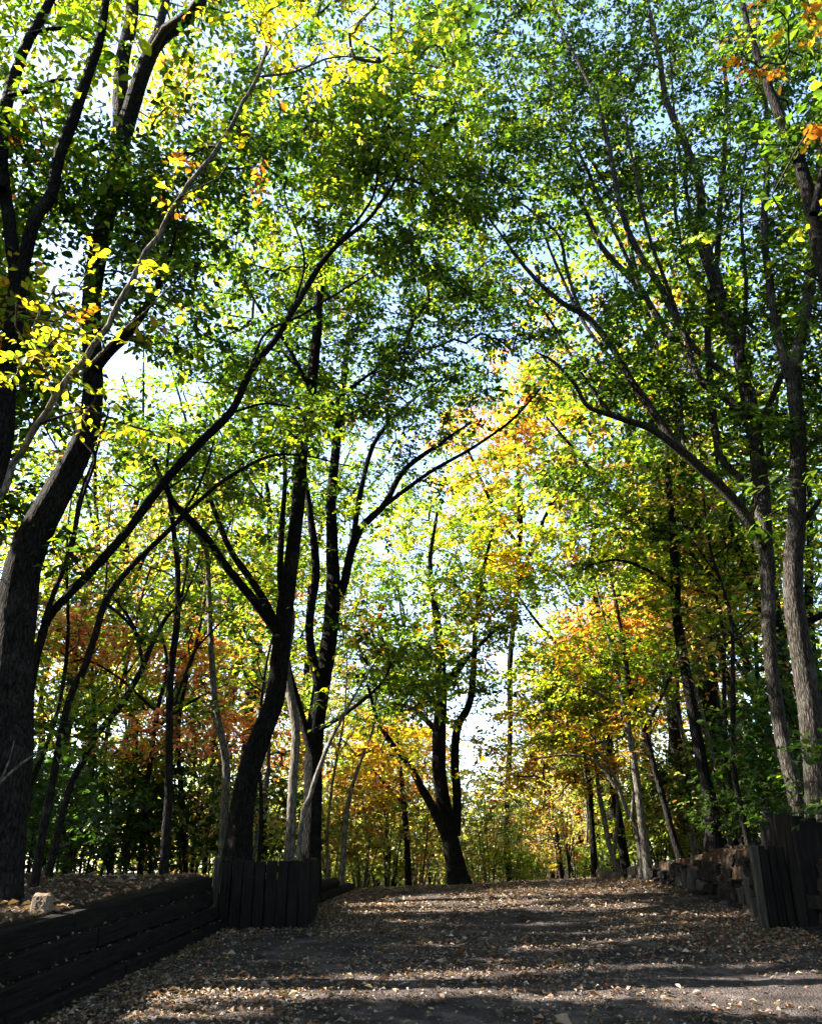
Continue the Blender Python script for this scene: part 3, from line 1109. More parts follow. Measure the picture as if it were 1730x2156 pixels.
t.blob(20, 800, 30, 50, 4.7, .2, 2, {'orange': 1}, **kw)
t.blob(60, 700, 60, 24, 4.7, .2, 2, {'orange': 1}, **kw)
t.blob(190, 840, 70, 60, 4.8, .3, 5, {'yellow': 2, 'yg': 2}, **kw)
t.blob(400, 425, 65, 55, 4.8, .3, 6, {'yellow': 3, 'orange': .6}, **kw)
t.blob(450, 280, 40, 25, 4.9, .2, 3, {'yellow': 2, 'orange': 1}, **kw)
t.blob(690, 125, 125, 60, 5.1, .3, 20, {'yellow': 5}, **kw)
t.blob(530, 50, 70, 50, 4.8, .3, 8, {'yellow': 3, 'orange': 1}, **kw)
t.blob(760, 40, 50, 60, 5.2, .3, 7, {'yellow': 4, 'orange': 1}, **kw)
t.blob(520, 130, 40, 50, 4.8, .3, 4, {'yellow': 2, 'orange': 1, 'yg': 1}, **kw)
t.blob(840, 110, 40, 40, 5.3, .3, 4, {'yg': 2, 'orange': 1}, **kw)
t.finish(singles=295, twig_mat=M_TWIG)

# --- T: near branches reaching in from the right
t = Tree('sapling_tree', 'near sapling reaching in over the path with big green and rust-orange leaves', 'tree', (4.3, 4.3, float(ground_z(4.9, 4.3))), M_BARK_L)
t.stem(np.array([[4.9, 4.3, float(ground_z(4.9, 4.3)) - .1, .04], [4.75, 4.4, 3, .033], [4.4, 4.6, 6.0, .027], [*P(1760, 60, 5.0), .02], [*P(1660, 90, 5.0), .010]]), 'trunk', sides=10, ridge=0)
t.root.location = (4.9, 4.3, float(ground_z(4.9, 4.3)))
t.stem(np.array([[4.55, 4.5, 4.8, .014], [*P(1760, 470, 4.8), .01], [*P(1690, 465, 4.8), .005]]), 'limb', sides=8)
t.stem(np.array([[4.8, 4.38, 2.4, .012], [*P(1765, 1060, 4.8), .009], [*P(1700, 1045, 4.8), .004]]), 'limb', sides=8)
kw = dict(nleaf=14, spread=.12, length=.058, flat=.5)
t.blob(1655, 130, 70, 55, 4.9, .3, 7, {'orange': 2, 'brown': 1.5, 'mid': 1}, **kw)
t.blob(1640, 60, 60, 30, 4.9, .3, 4, {'yg': 2, 'mid': 2, 'orange': .6}, **kw)
t.blob(1710, 55, 40, 40, 4.9, .2, 3, {'orange': 2, 'mid': 1}, **kw)
t.blob(1705, 470, 30, 18, 4.8, .1, 2, {'yg': 1}, **kw)
t.blob(1705, 385, 20, 18, 4.8, .1, 1, {'orange': 1}, **kw)
t.blob(1700, 1042, 34, 24, 4.8, .1, 3, {'mid': 1}, **kw)
t.blob(1800, 200, 70, 300, 4.9, .4, 18, {'mid': 2, 'orange': 1}, **kw)
t.base = np.array(t.root.location)
t.finish(singles=190)

t = Tree('bare_sapling', 'pale bare twig arching up beside the massive leaning trunk', 'sapling', base_at(-150, 1800, 6.6), M_BARK_L)
t.stem(np.array([[*base_at(-150, 1800, 6.6), .014]] + [[*P(x, y, 6.6), w / 2 / F * 6.6] for x, y, w in [(-60, 1700, 7), (0, 1648, 6), (45, 1608, 5), (92, 1578, 3)]]), 'trunk', sides=8, ridge=0, wob=.003)
t.stem(np.array([[*P(0, 1648, 6.6), .009], [*P(20, 1600, 6.5), .006], [*P(30, 1560, 6.5), .003]]), 'branch', sides=6, ridge=0, wob=.003)
# --- A: multi-stemmed slender tree whose long stem sweeps over the path
t = Tree('slender_tree', 'slender multi-stemmed tree with one long bare stem sweeping diagonally over the path', 'tree', base_at(45, 1790, 9.4), M_BARK_D)
t.pstem([(45, 1790, 30), (52, 1640, 27), (60, 1456, 24), (82, 1350, 22), (108, 1288, 22), (210, 1181, 20), (280, 1099, 19), (350, 1007, 19), (425, 927, 19), (485, 866, 18), (525, 782, 16), (575, 717, 15), (620, 640, 14), (665, 567, 13), (705, 518, 11), (760, 475, 9), (800, 425, 8), (850, 330, 6), (880, 200, 4)], 9.4, 10.0, name='trunk', ground=True)
t.pstem([(92, 1310, 14), (118, 1236, 12), (142, 1180, 11), (160, 1110, 10), (172, 1040, 8), (205, 950, 6), (230, 860, 4)], 9.4, 9.9, name='limb')
t.pstem([(525, 785, 8), (560, 700, 7), (640, 660, 6), (730, 605, 5), (800, 560, 3)], 9.8, 10.5, name='limb')
t.pstem([(488, 868, 7), (560, 850, 6), (640, 862, 4)], 9.8, 10.5, name='limb')
t.pstem([(620, 642, 6), (640, 540, 5), (600, 400, 4), (640, 280, 3)], 9.9, 9.6, name='limb')
t.pstem([(705, 520, 7), (790, 400, 6), (790, 250, 5), (770, 150, 3)], 10, 10.3, name='limb')
t.blob(740, 330, 210, 150, 9.9, 1.2, 120, {'mid': 4, 'yg': 3, 'dark': 1.5}, length=.095)
t.blob(880, 210, 180, 140, 9.9, 1.2, 105, {'mid': 4, 'yg': 3, 'dark': 1}, length=.095)
t.blob(620, 450, 170, 150, 9.7, 1.1, 75, {'mid': 4, 'yg': 2, 'dark': 2}, length=.09)
t.blob(900, 420, 150, 110, 10.2, 1.1, 70, {'mid': 3, 'yg': 2.2, 'dark': 2}, length=.09)
t.blob(560, 230, 120, 90, 9.4, 1.0, 45, {'mid': 4, 'yg': 2, 'dark': 1}, length=.09)
t.blob(800, 560, 140, 60, 10.2, 1.0, 34, {'dark': 3, 'mid': 3}, length=.09)
t.blob(820, -60, 240, 110, 10.0, 1.4, 70, {'mid': 3, 'yg': 2}, length=.1)
t.finish(singles=90)

# --- B, C : slim leaning stems on the left bank
t = Tree('slender_tree', 'slim pale stem bending right beneath the long diagonal stem', 'tree', base_at(130, 1785, 10.4), M_BARK)
t.pstem([(85, 1785, 20), (118, 1600, 18), (145, 1471, 17), (175, 1406, 17), (200, 1336, 16), (220, 1271, 15), (260, 1211, 14), (320, 1151, 13), (370, 1103, 12), (430, 1047, 10), (480, 1007, 9), (565, 962, 7), (640, 960, 5), (740, 982, 3)], 10.4, 10.8, name='trunk', ground=True)
t.pstem([(222, 1270, 8), (260, 1300, 7), (300, 1350, 5)], 10.4, 10.9, name='limb')
t.pstem([(370, 1103, 7), (420, 1020, 6), (450, 930, 4)], 10.6, 10.9, name='limb')
t.blob(560, 900, 140, 70, 10.8, .8, 24, {'mid': 2, 'yg': 2, 'dark': 2}, length=.085)
t.blob(330, 1240, 120, 70, 10.8, .8, 14, {'mid': 2, 'yg': 3}, length=.08)
t.finish()
t = Tree('slender_tree', 'slim crooked stem with a sunlit lower half, left of the thin upright trunks', 'tree', base_at(110, 1785, 11.5), M_BARK_L)
t.pstem([(110, 1785, 17), (145, 1671, 16), (170, 1616, 15), (200, 1556, 15), (250, 1491, 15), (295, 1416, 14), (320, 1356, 12), (350, 1301, 9), (385, 1262, 6), (420, 1180, 4)], 11.5, 11.9, name='trunk', ground=True, mat=M_BARK)
t.pstem([(302, 1400, 9), (285, 1330, 8), (265, 1290, 6), (240, 1260, 4)], 11.6, 11.3, name='limb', mat=M_BARK)
t.blob(300, 1220, 110, 90, 11.7, .9, 22, {'yg': 3, 'mid': 2}, length=.08)
t.blob(130, 1520, 80, 60, 10.5, .8, 26, {'mid': 4, 'dark': 1}, length=.085)
t.finish()
# --- D, E : thin upright trunks
t = Tree('slender_tree', 'thin straight upright trunk with a bright sunlit edge at its foot', 'tree', base_at(350, 1800, 12.3), M_BARK)
t.pstem([(350, 1800, 24), (355, 1660, 19), (357, 1556, 17), (358, 1426, 16), (373, 1306, 15), (372, 1206, 13), (362, 1096, 11), (350, 1000, 8), (360, 900, 5)], 12.3, 12.5, name='trunk', ground=True)
t.pstem([(366, 1486, 8), (390, 1420, 7), (415, 1366, 6), (480, 1296, 4)], 12.3, 12.9, name='limb')
t.pstem([(374, 1300, 7), (392, 1200, 6), (400, 1100, 4)], 12.3, 12.9, name='limb')
t.blob(400, 1000, 140, 120, 12.5, 1.0, 48, {'dark': 2, 'mid': 3, 'yg': 2}, length=.09)
t.blob(440, 1280, 100, 80, 12.8, .8, 20, {'yg': 3, 'mid': 2}, length=.085)
t.finish()
t = Tree('slender_tree', 'thin pale trunk kinked near its foot, between the straight thin trunk and the leaning oak', 'tree', base_at(472, 1790, 13.2), M_BARK_L)
t.pstem([(472, 1790, 22), (474, 1680, 18), (474, 1596, 17), (455, 1490, 15), (446, 1381, 13), (441, 1256, 12), (434, 1156, 10), (400, 1106, 8), (365, 1066, 6), (330, 1000, 4)], 13.2, 13.5, name='trunk', ground=True)
t.pstem([(474, 1600, 10), (462, 1550, 9), (446, 1500, 8)], 13.2, 13.0, name='limb')
t.blob(300, 980, 130, 90, 13.5, 1.0, 42, {'dark': 2, 'mid': 3, 'yg': 2}, length=.09)
t.blob(480, 1180, 110, 90, 13.6, .9, 26, {'yg': 3, 'mid': 1}, length=.085)
t.finish()

# --- G: main centre-left trunk
t = Tree('oak_tree', 'strong dark trunk rising and curving behind the board box that ends the sleeper wall', 'tree', base_at(500, 1800, 12.9), M_BARK_D)
t.pstem([(498, 1810, 76), (505, 1740, 62), (516, 1656, 56), (545, 1556, 52), (574, 1481, 48), (588, 1381, 45), (598, 1281, 42), (612, 1181, 37), (628, 1056, 33), (636, 942, 30), (655, 822, 27), (665, 722, 24), (672, 622, 20), (690, 540, 16), (730, 420, 12), (770, 300, 9)], 12.9, 13.2, name='trunk', ground=True)
t.pstem([(690, 545, 13), (760, 400, 11), (820, 250, 12), (866, 112, 14), (898, 56, 12), (925, 0, 10), (960, -90, 6)], 13.1, 12.2, name='limb')
t.pstem([(582, 1330, 26), (545, 1275, 24), (490, 1210, 21), (440, 1140, 19), (395, 1090, 16), (360, 1050, 12), (320, 960, 7)], 12.95, 12.3, name='limb')
t.pstem([(592, 1340, 22), (560, 1270, 18), (525, 1215, 16), (490, 1165, 14), (462, 1100, 12), (440, 1030, 9), (430, 920, 5)], 13.0, 13.9, name='limb')
t.pstem([(597, 1300, 14), (590, 1200, 14), (594, 1100, 12), (600, 1000, 9), (590, 900, 5)], 13.0, 13.8, name='limb')
t.pstem([(640, 920, 12), (700, 850, 10), (760, 800, 8), (850, 740, 5)], 13.1, 13.8, name='limb')
t.pstem([(655, 820, 10), (600, 720, 9), (540, 640, 6), (500, 560, 4)], 13.1, 12.5, name='limb')
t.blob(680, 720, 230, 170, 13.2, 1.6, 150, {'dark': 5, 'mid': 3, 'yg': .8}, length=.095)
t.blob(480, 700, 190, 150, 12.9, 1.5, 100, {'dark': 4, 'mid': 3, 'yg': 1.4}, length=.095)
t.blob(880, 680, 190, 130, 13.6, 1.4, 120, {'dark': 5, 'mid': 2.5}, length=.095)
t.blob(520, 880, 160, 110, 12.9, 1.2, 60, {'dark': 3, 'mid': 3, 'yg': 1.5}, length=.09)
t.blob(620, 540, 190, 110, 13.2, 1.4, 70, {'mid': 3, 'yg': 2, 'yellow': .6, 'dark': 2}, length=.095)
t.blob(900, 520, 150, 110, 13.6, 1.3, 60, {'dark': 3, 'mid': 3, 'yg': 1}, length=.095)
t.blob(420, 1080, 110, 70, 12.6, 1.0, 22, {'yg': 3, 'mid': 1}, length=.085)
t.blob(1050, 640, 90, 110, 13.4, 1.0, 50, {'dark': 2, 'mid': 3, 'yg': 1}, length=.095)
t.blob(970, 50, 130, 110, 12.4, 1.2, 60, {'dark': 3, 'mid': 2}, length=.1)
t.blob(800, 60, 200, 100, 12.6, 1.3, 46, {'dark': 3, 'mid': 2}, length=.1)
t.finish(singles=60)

# --- H: trunk cluster behind the main trunk
t = Tree('oak_tree', 'dark many-limbed trunk standing just behind the pale trunk next to the leaning oak', 'tree', base_at(655, 1820, 14.6), M_BARK_D)
t.pstem([(655, 1830, 54), (658, 1700, 46), (662, 1556, 44), (675, 1456, 42), (690, 1356, 40), (700, 1256, 37), (697, 1156, 30), (695, 1056, 25), (705, 950, 20), (720, 820, 15), (735, 700, 10)], 14.6, 15.0, name='trunk', ground=True)
t.pstem([(672, 1450, 24), (650, 1330, 22), (665, 1206, 19), (655, 1100, 15), (640, 1000, 11), (620, 880, 7)], 14.6, 14.0, name='limb')
t.pstem([(702, 1270, 24), (722, 1240, 22), (740, 1156, 20), (765, 1106, 18), (812, 1060, 14), (850, 990, 12), (930, 930, 8), (990, 890, 5)], 14.8, 15.0, name='limb')
t.pstem([(742, 1150, 14), (760, 1030, 12), (790, 930, 10), (860, 850, 7), (940, 790, 4)], 14.9, 15.7, name='limb')
t.pstem([(810, 1064, 10), (900, 1000, 9), (1000, 940, 7), (1080, 880, 6), (1140, 815, 4)], 14.8, 14.0, name='limb')
t.pstem([(660, 1600, 20), (625, 1480, 18), (605, 1400, 16), (608, 1330, 14), (590, 1240, 10)], 14.6, 14.9, name='limb')
t.pstem([(668, 1540, 10), (730, 1500, 9), (800, 1440, 7), (830, 1380, 4)], 14.6, 14.0, name='limb')
t.blob(760, 930, 170, 140, 15.0, 1.4, 90, {'dark': 4, 'mid': 3, 'yg': 1.4, 'orange': .5}, length=.09)
t.blob(900, 830, 150, 110, 15.0, 1.4, 80, {'dark': 4, 'mid': 3, 'yg': 1}, length=.09)
t.blob(700, 1080, 130, 110, 14.6, 1.2, 50, {'dark': 2, 'mid': 3, 'yg': 2}, length=.09)
t.blob(780, 1330, 120, 110, 14.5, 1.0, 60, {'mid': 3, 'dark': 2, 'yg': 2}, length=.09)
t.blob(720, 1330, 40, 30, 14.0, .5, 7, {'yellow': 2, 'orange': 1}, length=.09)
t.blob(840, 1450, 90, 60, 14.3, .8, 32, {'mid': 2, 'dark': 2, 'yg': 1, 'yellow': .6}, length=.09)
t.blob(600, 1180, 90, 100, 14.4, 1.0, 24, {'yg': 3, 'mid': 2}, length=.085)
t.finish()

# --- I, J, K: pale sunlit trunks
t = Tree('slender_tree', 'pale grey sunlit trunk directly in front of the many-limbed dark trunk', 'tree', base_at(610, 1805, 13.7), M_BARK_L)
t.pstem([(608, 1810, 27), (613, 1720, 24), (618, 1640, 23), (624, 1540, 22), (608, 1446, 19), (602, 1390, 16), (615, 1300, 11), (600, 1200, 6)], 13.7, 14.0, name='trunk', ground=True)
t.blob(560, 1280, 100, 80, 13.9, .8, 16, {'yg': 3, 'mid': 2}, length=.08)
t.finish()
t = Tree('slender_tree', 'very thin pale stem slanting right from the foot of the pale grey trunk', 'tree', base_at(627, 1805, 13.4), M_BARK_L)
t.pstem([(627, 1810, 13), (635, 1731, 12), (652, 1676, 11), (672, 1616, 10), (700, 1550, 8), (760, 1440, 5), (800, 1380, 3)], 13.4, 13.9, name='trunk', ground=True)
t.blob(770, 1470, 70, 60, 13.8, .6, 14, {'mid': 2, 'yg': 2}, length=.08)
t.finish()
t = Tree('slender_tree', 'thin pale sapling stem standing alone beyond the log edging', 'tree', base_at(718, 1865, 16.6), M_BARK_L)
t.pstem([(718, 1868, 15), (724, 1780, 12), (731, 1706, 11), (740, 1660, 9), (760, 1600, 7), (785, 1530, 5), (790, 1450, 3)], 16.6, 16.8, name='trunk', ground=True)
t.blob(800, 1560, 90, 70, 17.2, .8, 26, {'orange': 3, 'yellow': 2, 'pale': 1}, length=.085)
t.finish()

# --- L: centre tree on the crest
t = Tree('oak_tree', 'lone dark forked tree at the crest in the middle of the path', 'tree', base_at(968, 1882, 18.2), M_BARK_D)
t.pstem([(970, 1892, 62), (962, 1840, 48), (952, 1790, 42), (938, 1710, 36), (927, 1640, 34), (925, 1556, 33), (930, 1456, 28), (922, 1331, 20), (916, 1281, 15), (905, 1180, 10), (920, 1080, 6)], 18.2, 18.5, name='trunk', ground=True)
t.pstem([(945, 1780, 22), (915, 1710, 19), (890, 1665, 17), (862, 1612, 15), (820, 1560, 12), (790, 1500, 8), (770, 1430, 5)], 18.2, 17.6, name='limb')
t.pstem([(960, 1760, 20), (962, 1680, 20), (956, 1600, 19), (962, 1530, 18), (990, 1470, 15), (1000, 1331, 11), (1012, 1230, 8), (1040, 1100, 5)], 18.3, 18.9, name='limb')
t.pstem([(920, 1540, 14), (890, 1510, 12), (862, 1490, 10), (830, 1480, 6)], 18.3, 18.9, name='limb')
t.pstem([(932, 1446, 18), (965, 1410, 15), (990, 1380, 10), (1050, 1320, 6)], 18.4, 17.8, name='limb')
t.blob(930, 1270, 170, 130, 18.5, 1.7, 110, {'mid': 4, 'yg': 2.5, 'dark': 2, 'yellow': .6}, length=.10)
t.blob(1030, 1320, 120, 80, 18.2, 1.2, 50, {'mid': 3, 'yg': 2, 'orange': 1.2, 'yellow': 1}, length=.10)
t.blob(860, 1440, 120, 60, 18.0, 1.2, 44, {'mid': 3, 'dark': 2, 'yg': 1.5}, length=.10)
t.blob(960, 1430, 90, 60, 18.3, 1.0, 30, {'mid': 3, 'dark': 2, 'yg': 1}, length=.10)
t.blob(980, 1130, 170, 120, 18.6, 1.6, 90, {'yg': 3, 'mid': 2.5, 'yellow': 1.4}, length=.10)
t.blob(1060, 1200, 120, 90, 18.6, 1.4, 50, {'yellow': 3, 'orange': 2, 'yg': 2}, length=.10)
t.blob(990, 1555, 34, 16, 18.0, .5, 8, {'orange': 1, 'yellow': 1}, length=.1)
t.finish()

# --- X: orange tree high behind the crest
t = Tree('maple_tree', 'tall autumn tree with orange and yellow crown behind the crest', 'tree', base_at(1075, 1885, 22.5), M_BARK_D)
t.pstem([(1075, 1890, 15), (1066, 1740, 13), (1074, 1560, 12), (1074, 1400, 12), (1087, 1250, 11), (1095, 1100, 13), (1090, 980, 10), (1070, 860, 6)], 22.5, 22.8, name='trunk', ground=True)
t.pstem([(1085, 1250, 11), (1130, 1130, 9), (1180, 1020, 7), (1210, 940, 4)], 22.5, 22, name='limb')
t.pstem([(1090, 1150, 10), (1030, 1050, 8), (990, 960, 6), (960, 900, 4)], 22.6, 23.4, name='limb')
t.blob(1050, 930, 160, 110, 22.5, 1.8, 120, {'orange': 4, 'yellow': 2, 'yg': 1}, length=.12)
t.blob(1150, 1040, 150, 120, 22.3, 1.8, 110, {'yg': 3, 'yellow': 2.5, 'mid': 1.5, 'orange': .8}, length=.12)
t.blob(1000, 1060, 130, 90, 22.8, 1.6, 60, {'yg': 3, 'yellow': 2, 'orange': 1}, length=.12)
t.blob(1130, 1180, 140, 70, 22.0, 1.6, 60, {'yg': 3, 'mid': 3, 'yellow': 1}, length=.12)
t.blob(1120, 830, 140, 80, 22.8, 1.6, 54, {'orange': 2, 'yellow': 2, 'yg': 2}, length=.12)
t.finish()

# --- N: tall dark leaning trunk, right
t = Tree('oak_tree', 'tall straight dark trunk leaning inward behind the rough block wall', 'tree', base_at(1500, 1805, 14.6), M_BARK_D)
t.pstem([(1502, 1812, 40), (1497, 1706, 31), (1476, 1606, 29), (1452, 1481, 26), (1431, 1356, 24), (1421, 1281, 22), (1420, 1206, 20), (1415, 1100, 17), (1405, 1000, 13), (1400, 900, 9), (1380, 800, 5)], 14.6, 15.0, name='trunk', ground=True)
t.pstem([(1420, 1240, 10), (1360, 1200, 8), (1300, 1180, 6), (1240, 1190, 4)], 14.9, 14.2, name='limb')
t.pstem([(1418, 1150, 10), (1480, 1090, 8), (1520, 1000, 5)], 14.9, 15.5, name='limb')
t.blob(1400, 1090, 170, 80, 14.9, 1.3, 75, {'mid': 3, 'dark': 3, 'yg': 1.4}, length=.09)
t.blob(1340, 1190, 140, 40, 14.5, 1.0, 44, {'yg': 4, 'yellow': 1.4, 'mid': 1}, length=.09, flat=.25)
t.blob(1480, 1170, 110, 80, 15.2, 1.0, 40, {'dark': 3, 'mid': 3, 'orange': .6}, length=.09)
t.blob(1300, 1020, 130, 80, 15.0, 1.0, 40, {'dark': 2, 'mid': 3, 'yg': 1}, length=.09)
t.blob(1420, 1310, 70, 40, 14.8, .7, 14, {'yg': 2, 'mid': 2}, length=.09, flat=.3)
t.blob(1360, 1500, 60, 30, 14.6, .6, 7, {'yellow': 1, 'orange': 1, 'yg': 1}, length=.09, flat=.25)
t.finish()

# --- O: the great many-limbed pair on the right
t = Tree('oak_tree', 'slimmer ribbed trunk of the right-hand pair, fanning long limbs across the sky', 'tree', base_at(1690, 1775, 11.3), M_BARK_O)
t.pstem([(1692, 1785, 46), (1686, 1740, 38), (1670, 1656, 35), (1646, 1556, 34), (1630, 1456, 33), (1620, 1356, 33), (1615, 1206, 34), (1608, 1110, 38), (1604, 1020, 38), (1594, 940, 36), (1580, 872, 34), (1555, 747, 31), (1522, 647, 27), (1506, 572, 25), (1476, 487, 22), (1474, 400, 19), (1441, 300, 17), (1402, 210, 14), (1390, 125, 11), (1370, 40, 8), (1350, -60, 5)], 11.3, 12.0, name='trunk', ground=True)
t.pstem([(1604, 1150, 30), (1570, 1090, 27), (1520, 1030, 25), (1470, 985, 24), (1430, 950, 22), (1365, 902, 16), (1290, 877, 13), (1235, 855, 11), (1210, 812, 9), (1165, 762, 7), (1128, 742, 4)], 11.4, 10.6, name='limb')
t.pstem([(1440, 957, 19), (1380, 872, 18), (1330, 802, 16), (1290, 732, 16), (1235, 667, 15), (1185, 637, 12), (1135, 592, 10), (1090, 542, 8), (1060, 500, 6), (1030, 462, 4)], 11.1, 10.9, name='limb')
t.pstem([(1225, 660, 9), (1205, 610, 8), (1190, 562, 8), (1175, 497, 7), (1130, 455, 6), (1080, 415, 4)], 11.0, 11.6, name='limb')
t.pstem([(1575, 880, 20), (1535, 845, 20), (1475, 802, 18), (1445, 747, 17), (1405, 702, 16), (1370, 647, 15), (1345, 607, 14), (1280, 537, 13), (1255, 500, 12), (1238, 455, 10), (1190, 375, 8), (1145, 330, 5)], 11.6, 12.4, name='limb')
t.pstem([(1545, 800, 17), (1480, 752, 16), (1430, 687, 16), (1395, 610, 16), (1350, 537, 15), (1322, 480, 14), (1300, 400, 13), (1280, 310, 12), (1256, 210, 10), (1215, 125, 8), (1185, 65, 6), (1160, -20, 4)], 11.6, 10.9, name='limb')
t.pstem([(1560, 1010, 18), (1518, 962, 17), (1502, 872, 17), (1492, 760, 16), (1490, 672, 15), (1508, 560, 13), (1515, 475, 12), (1525, 325, 11), (1530, 200, 9), (1518, 100, 7), (1500, 0, 5)], 11.5, 12.7, name='limb')
t.pstem([(1440, 960, 8), (1432, 850, 8), (1425, 770, 6), (1400, 700, 4)], 11.1, 11.8, name='limb')
t.pstem([(1600, 900, 14), (1640, 800, 12), (1662, 760, 10)], 11.5, 11.2, name='limb')
for q in ([(1475, 800, 11), (1420, 640, 10), (1362, 480, 8), (1330, 330, 6), (1308, 180, 4)], [(1370, 650, 10), (1290, 480, 9), (1222, 330, 7), (1160, 200, 4)], [(1330, 802, 10), (1242, 700, 9), (1172, 560, 7), (1120, 430, 4)],
          [(1290, 877, 9), (1220, 780, 8), (1150, 660, 6), (1090, 600, 3)], [(1520, 650, 11), (1470, 520, 9), (1440, 380, 7), (1420, 240, 5), (1408, 100, 3)], [(1560, 760, 11), (1570, 600, 9), (1560, 440, 7), (1572, 280, 4)],
          [(1350, 537, 9), (1270, 380, 7), (1200, 260, 5), (1150, 150, 3)], [(1440, 950, 9), (1400, 780, 8), (1350, 690, 6), (1320, 600, 4)]):
    t.pstem(q, 11.5, 11.5 + rng.uniform(-.8, 1.0), name='limb')
t.pstem([(1520, 650, 10), (1450, 560, 9), (1420, 450, 8), (1420, 330, 6)], 11.8, 12.6, name='limb')
kw = dict(length=.088)
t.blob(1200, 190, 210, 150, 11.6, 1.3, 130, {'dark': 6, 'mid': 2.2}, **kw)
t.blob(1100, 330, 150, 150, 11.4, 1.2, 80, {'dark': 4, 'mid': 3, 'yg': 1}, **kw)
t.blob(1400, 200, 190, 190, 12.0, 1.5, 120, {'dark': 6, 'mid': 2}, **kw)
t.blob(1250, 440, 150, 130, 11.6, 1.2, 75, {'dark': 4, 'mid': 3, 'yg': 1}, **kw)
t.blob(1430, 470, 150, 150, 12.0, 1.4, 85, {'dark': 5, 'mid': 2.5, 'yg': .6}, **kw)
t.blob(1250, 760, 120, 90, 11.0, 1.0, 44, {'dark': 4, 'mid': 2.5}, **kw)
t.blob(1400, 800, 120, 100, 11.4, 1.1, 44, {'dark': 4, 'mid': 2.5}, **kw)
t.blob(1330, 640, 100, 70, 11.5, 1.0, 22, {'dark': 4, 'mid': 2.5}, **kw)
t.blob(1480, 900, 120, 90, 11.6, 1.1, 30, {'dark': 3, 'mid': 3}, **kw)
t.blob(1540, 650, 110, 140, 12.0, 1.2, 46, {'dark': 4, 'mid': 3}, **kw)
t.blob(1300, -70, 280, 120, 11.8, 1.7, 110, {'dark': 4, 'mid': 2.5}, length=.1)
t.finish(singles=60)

t = Tree('oak_tree', 'thicker ribbed trunk of the right-hand pair with a bright sun patch at mid height', 'tree', base_at(1722, 1775, 10.9), M_BARK_O)
t.pstem([(1726, 1790, 74), (1720, 1700, 60), (1712, 1570, 56), (1698, 1456, 54), (1682, 1356, 50), (1671, 1270, 47), (1669, 1190, 44), (1676, 1110, 42), (1679, 1000, 38), (1676, 880, 35), (1668, 790, 32), (1690, 680, 28), (1706, 572, 24), (1712, 470, 20), (1725, 330, 14), (1730, 180, 8)], 10.9, 10.6, name='trunk', ground=True)
t.pstem([(1662, 800, 22), (1640, 720, 20), (1628, 660, 18), (1614, 547, 17), (1608, 480, 16), (1614, 380, 14), (1618, 280, 11), (1600, 150, 8), (1580, 20, 5)], 10.7, 11.5, name='limb')
t.pstem([(1682, 1110, 12), (1720, 1060, 11), (1760, 980, 8)], 10.9, 10.5, name='limb')
t.blob(1620, 300, 150, 200, 11.2, 1.3, 110, {'dark': 5, 'mid': 2, 'yg': .5}, length=.088)
t.blob(1650, 650, 120, 170, 10.9, 1.1, 75, {'dark': 5, 'mid': 2.5, 'yg': .6}, length=.088)
t.blob(1700, 900, 100, 140, 10.8, 1.0, 46, {'dark': 4, 'mid': 3}, length=.088)
t.blob(1600, 60, 190, 120, 11.2, 1.4, 70, {'dark': 5, 'mid': 2}, length=.09)
t.blob(1560, 1060, 80, 70, 11.6, .8, 14, {'mid': 3, 'dark': 2}, length=.088)
t.blob(1690, 1650, 50, 40, 10.4, .4, 10, {'dark': 4, 'mid': 1}, length=.085)
t.blob(1800, 500, 120, 500, 10.8, 1.3, 110, {'dark': 5, 'mid': 2}, length=.095)
t.finish(singles=50)

# --- P: limb tree at the right edge
t = Tree('oak_tree', 'thick limb slanting in beside the right-hand pair high above the tall board box', 'tree', base_at(1830, 1800, 8.2), M_BARK)
t.pstem([(1850, 1800, 66), (1840, 1400, 60), (1810, 1000, 52), (1765, 700, 44), (1736, 560, 40), (1712, 450, 34), (1685, 350, 30), (1650, 262, 26), (1624, 200, 22), (1602, 140, 18), (1570, 40, 12), (1550, -80, 7)], 8.2, 8.8, name='trunk', ground=True)
t.pstem([(1712, 450, 18), (1740, 330, 16), (1750, 180, 12), (1740, 20, 8)], 8.4, 8.0, name='limb')
for q in ((2.6, 4.2, 12.6), (4.2, 2.4, 11.8), (1.0, 3.0, 12.8), (3.4, .2, 12.0), (5.4, 4.6, 11.6), (.6, 5.4, 13.6)):  # unseen leaf masses above the path, put in to cut skylight
    t.clusters(np.array(q) + rng.normal(size=(60, 3)) * np.array([1.1, 1.1, .6]), {'mid': 3, 'dark': 2}, 35, .36, .12, .5)
t.blob(1640, 40, 140, 130, 8.6, 1.0, 46, {'dark': 4, 'mid': 2}, length=.085)
t.blob(1700, 260, 80, 90, 8.4, .8, 18, {'dark': 4, 'mid': 2}, length=.085)
t.blob(1820, 300, 120, 380, 8.3, 1.2, 70, {'dark': 3, 'mid': 2}, length=.09)
t.finish(singles=40)

# --- M: slim maples with flat autumn layers on the right bank
def maple(label, stems, d, blobs, mat=M_BARK_L):
    s0 = stems[0][0]
    t = Tree('maple_tree', label, 'tree', base_at(s0[0], s0[1], d), mat)
    for i, s in enumerate(stems):
        t.pstem(s, d, d + rng.uniform(-.5, .5), name='trunk' if i == 0 else 'limb', ground=(i == 0))
    for (cx, cy_, rx, ry, n, pal) in blobs:
        t.blob(cx, cy_, rx, ry, d + rng.uniform(-.4, .4), 1.0, n, pal, length=.085, flat=.22, spread=.24)
    return t.finish()


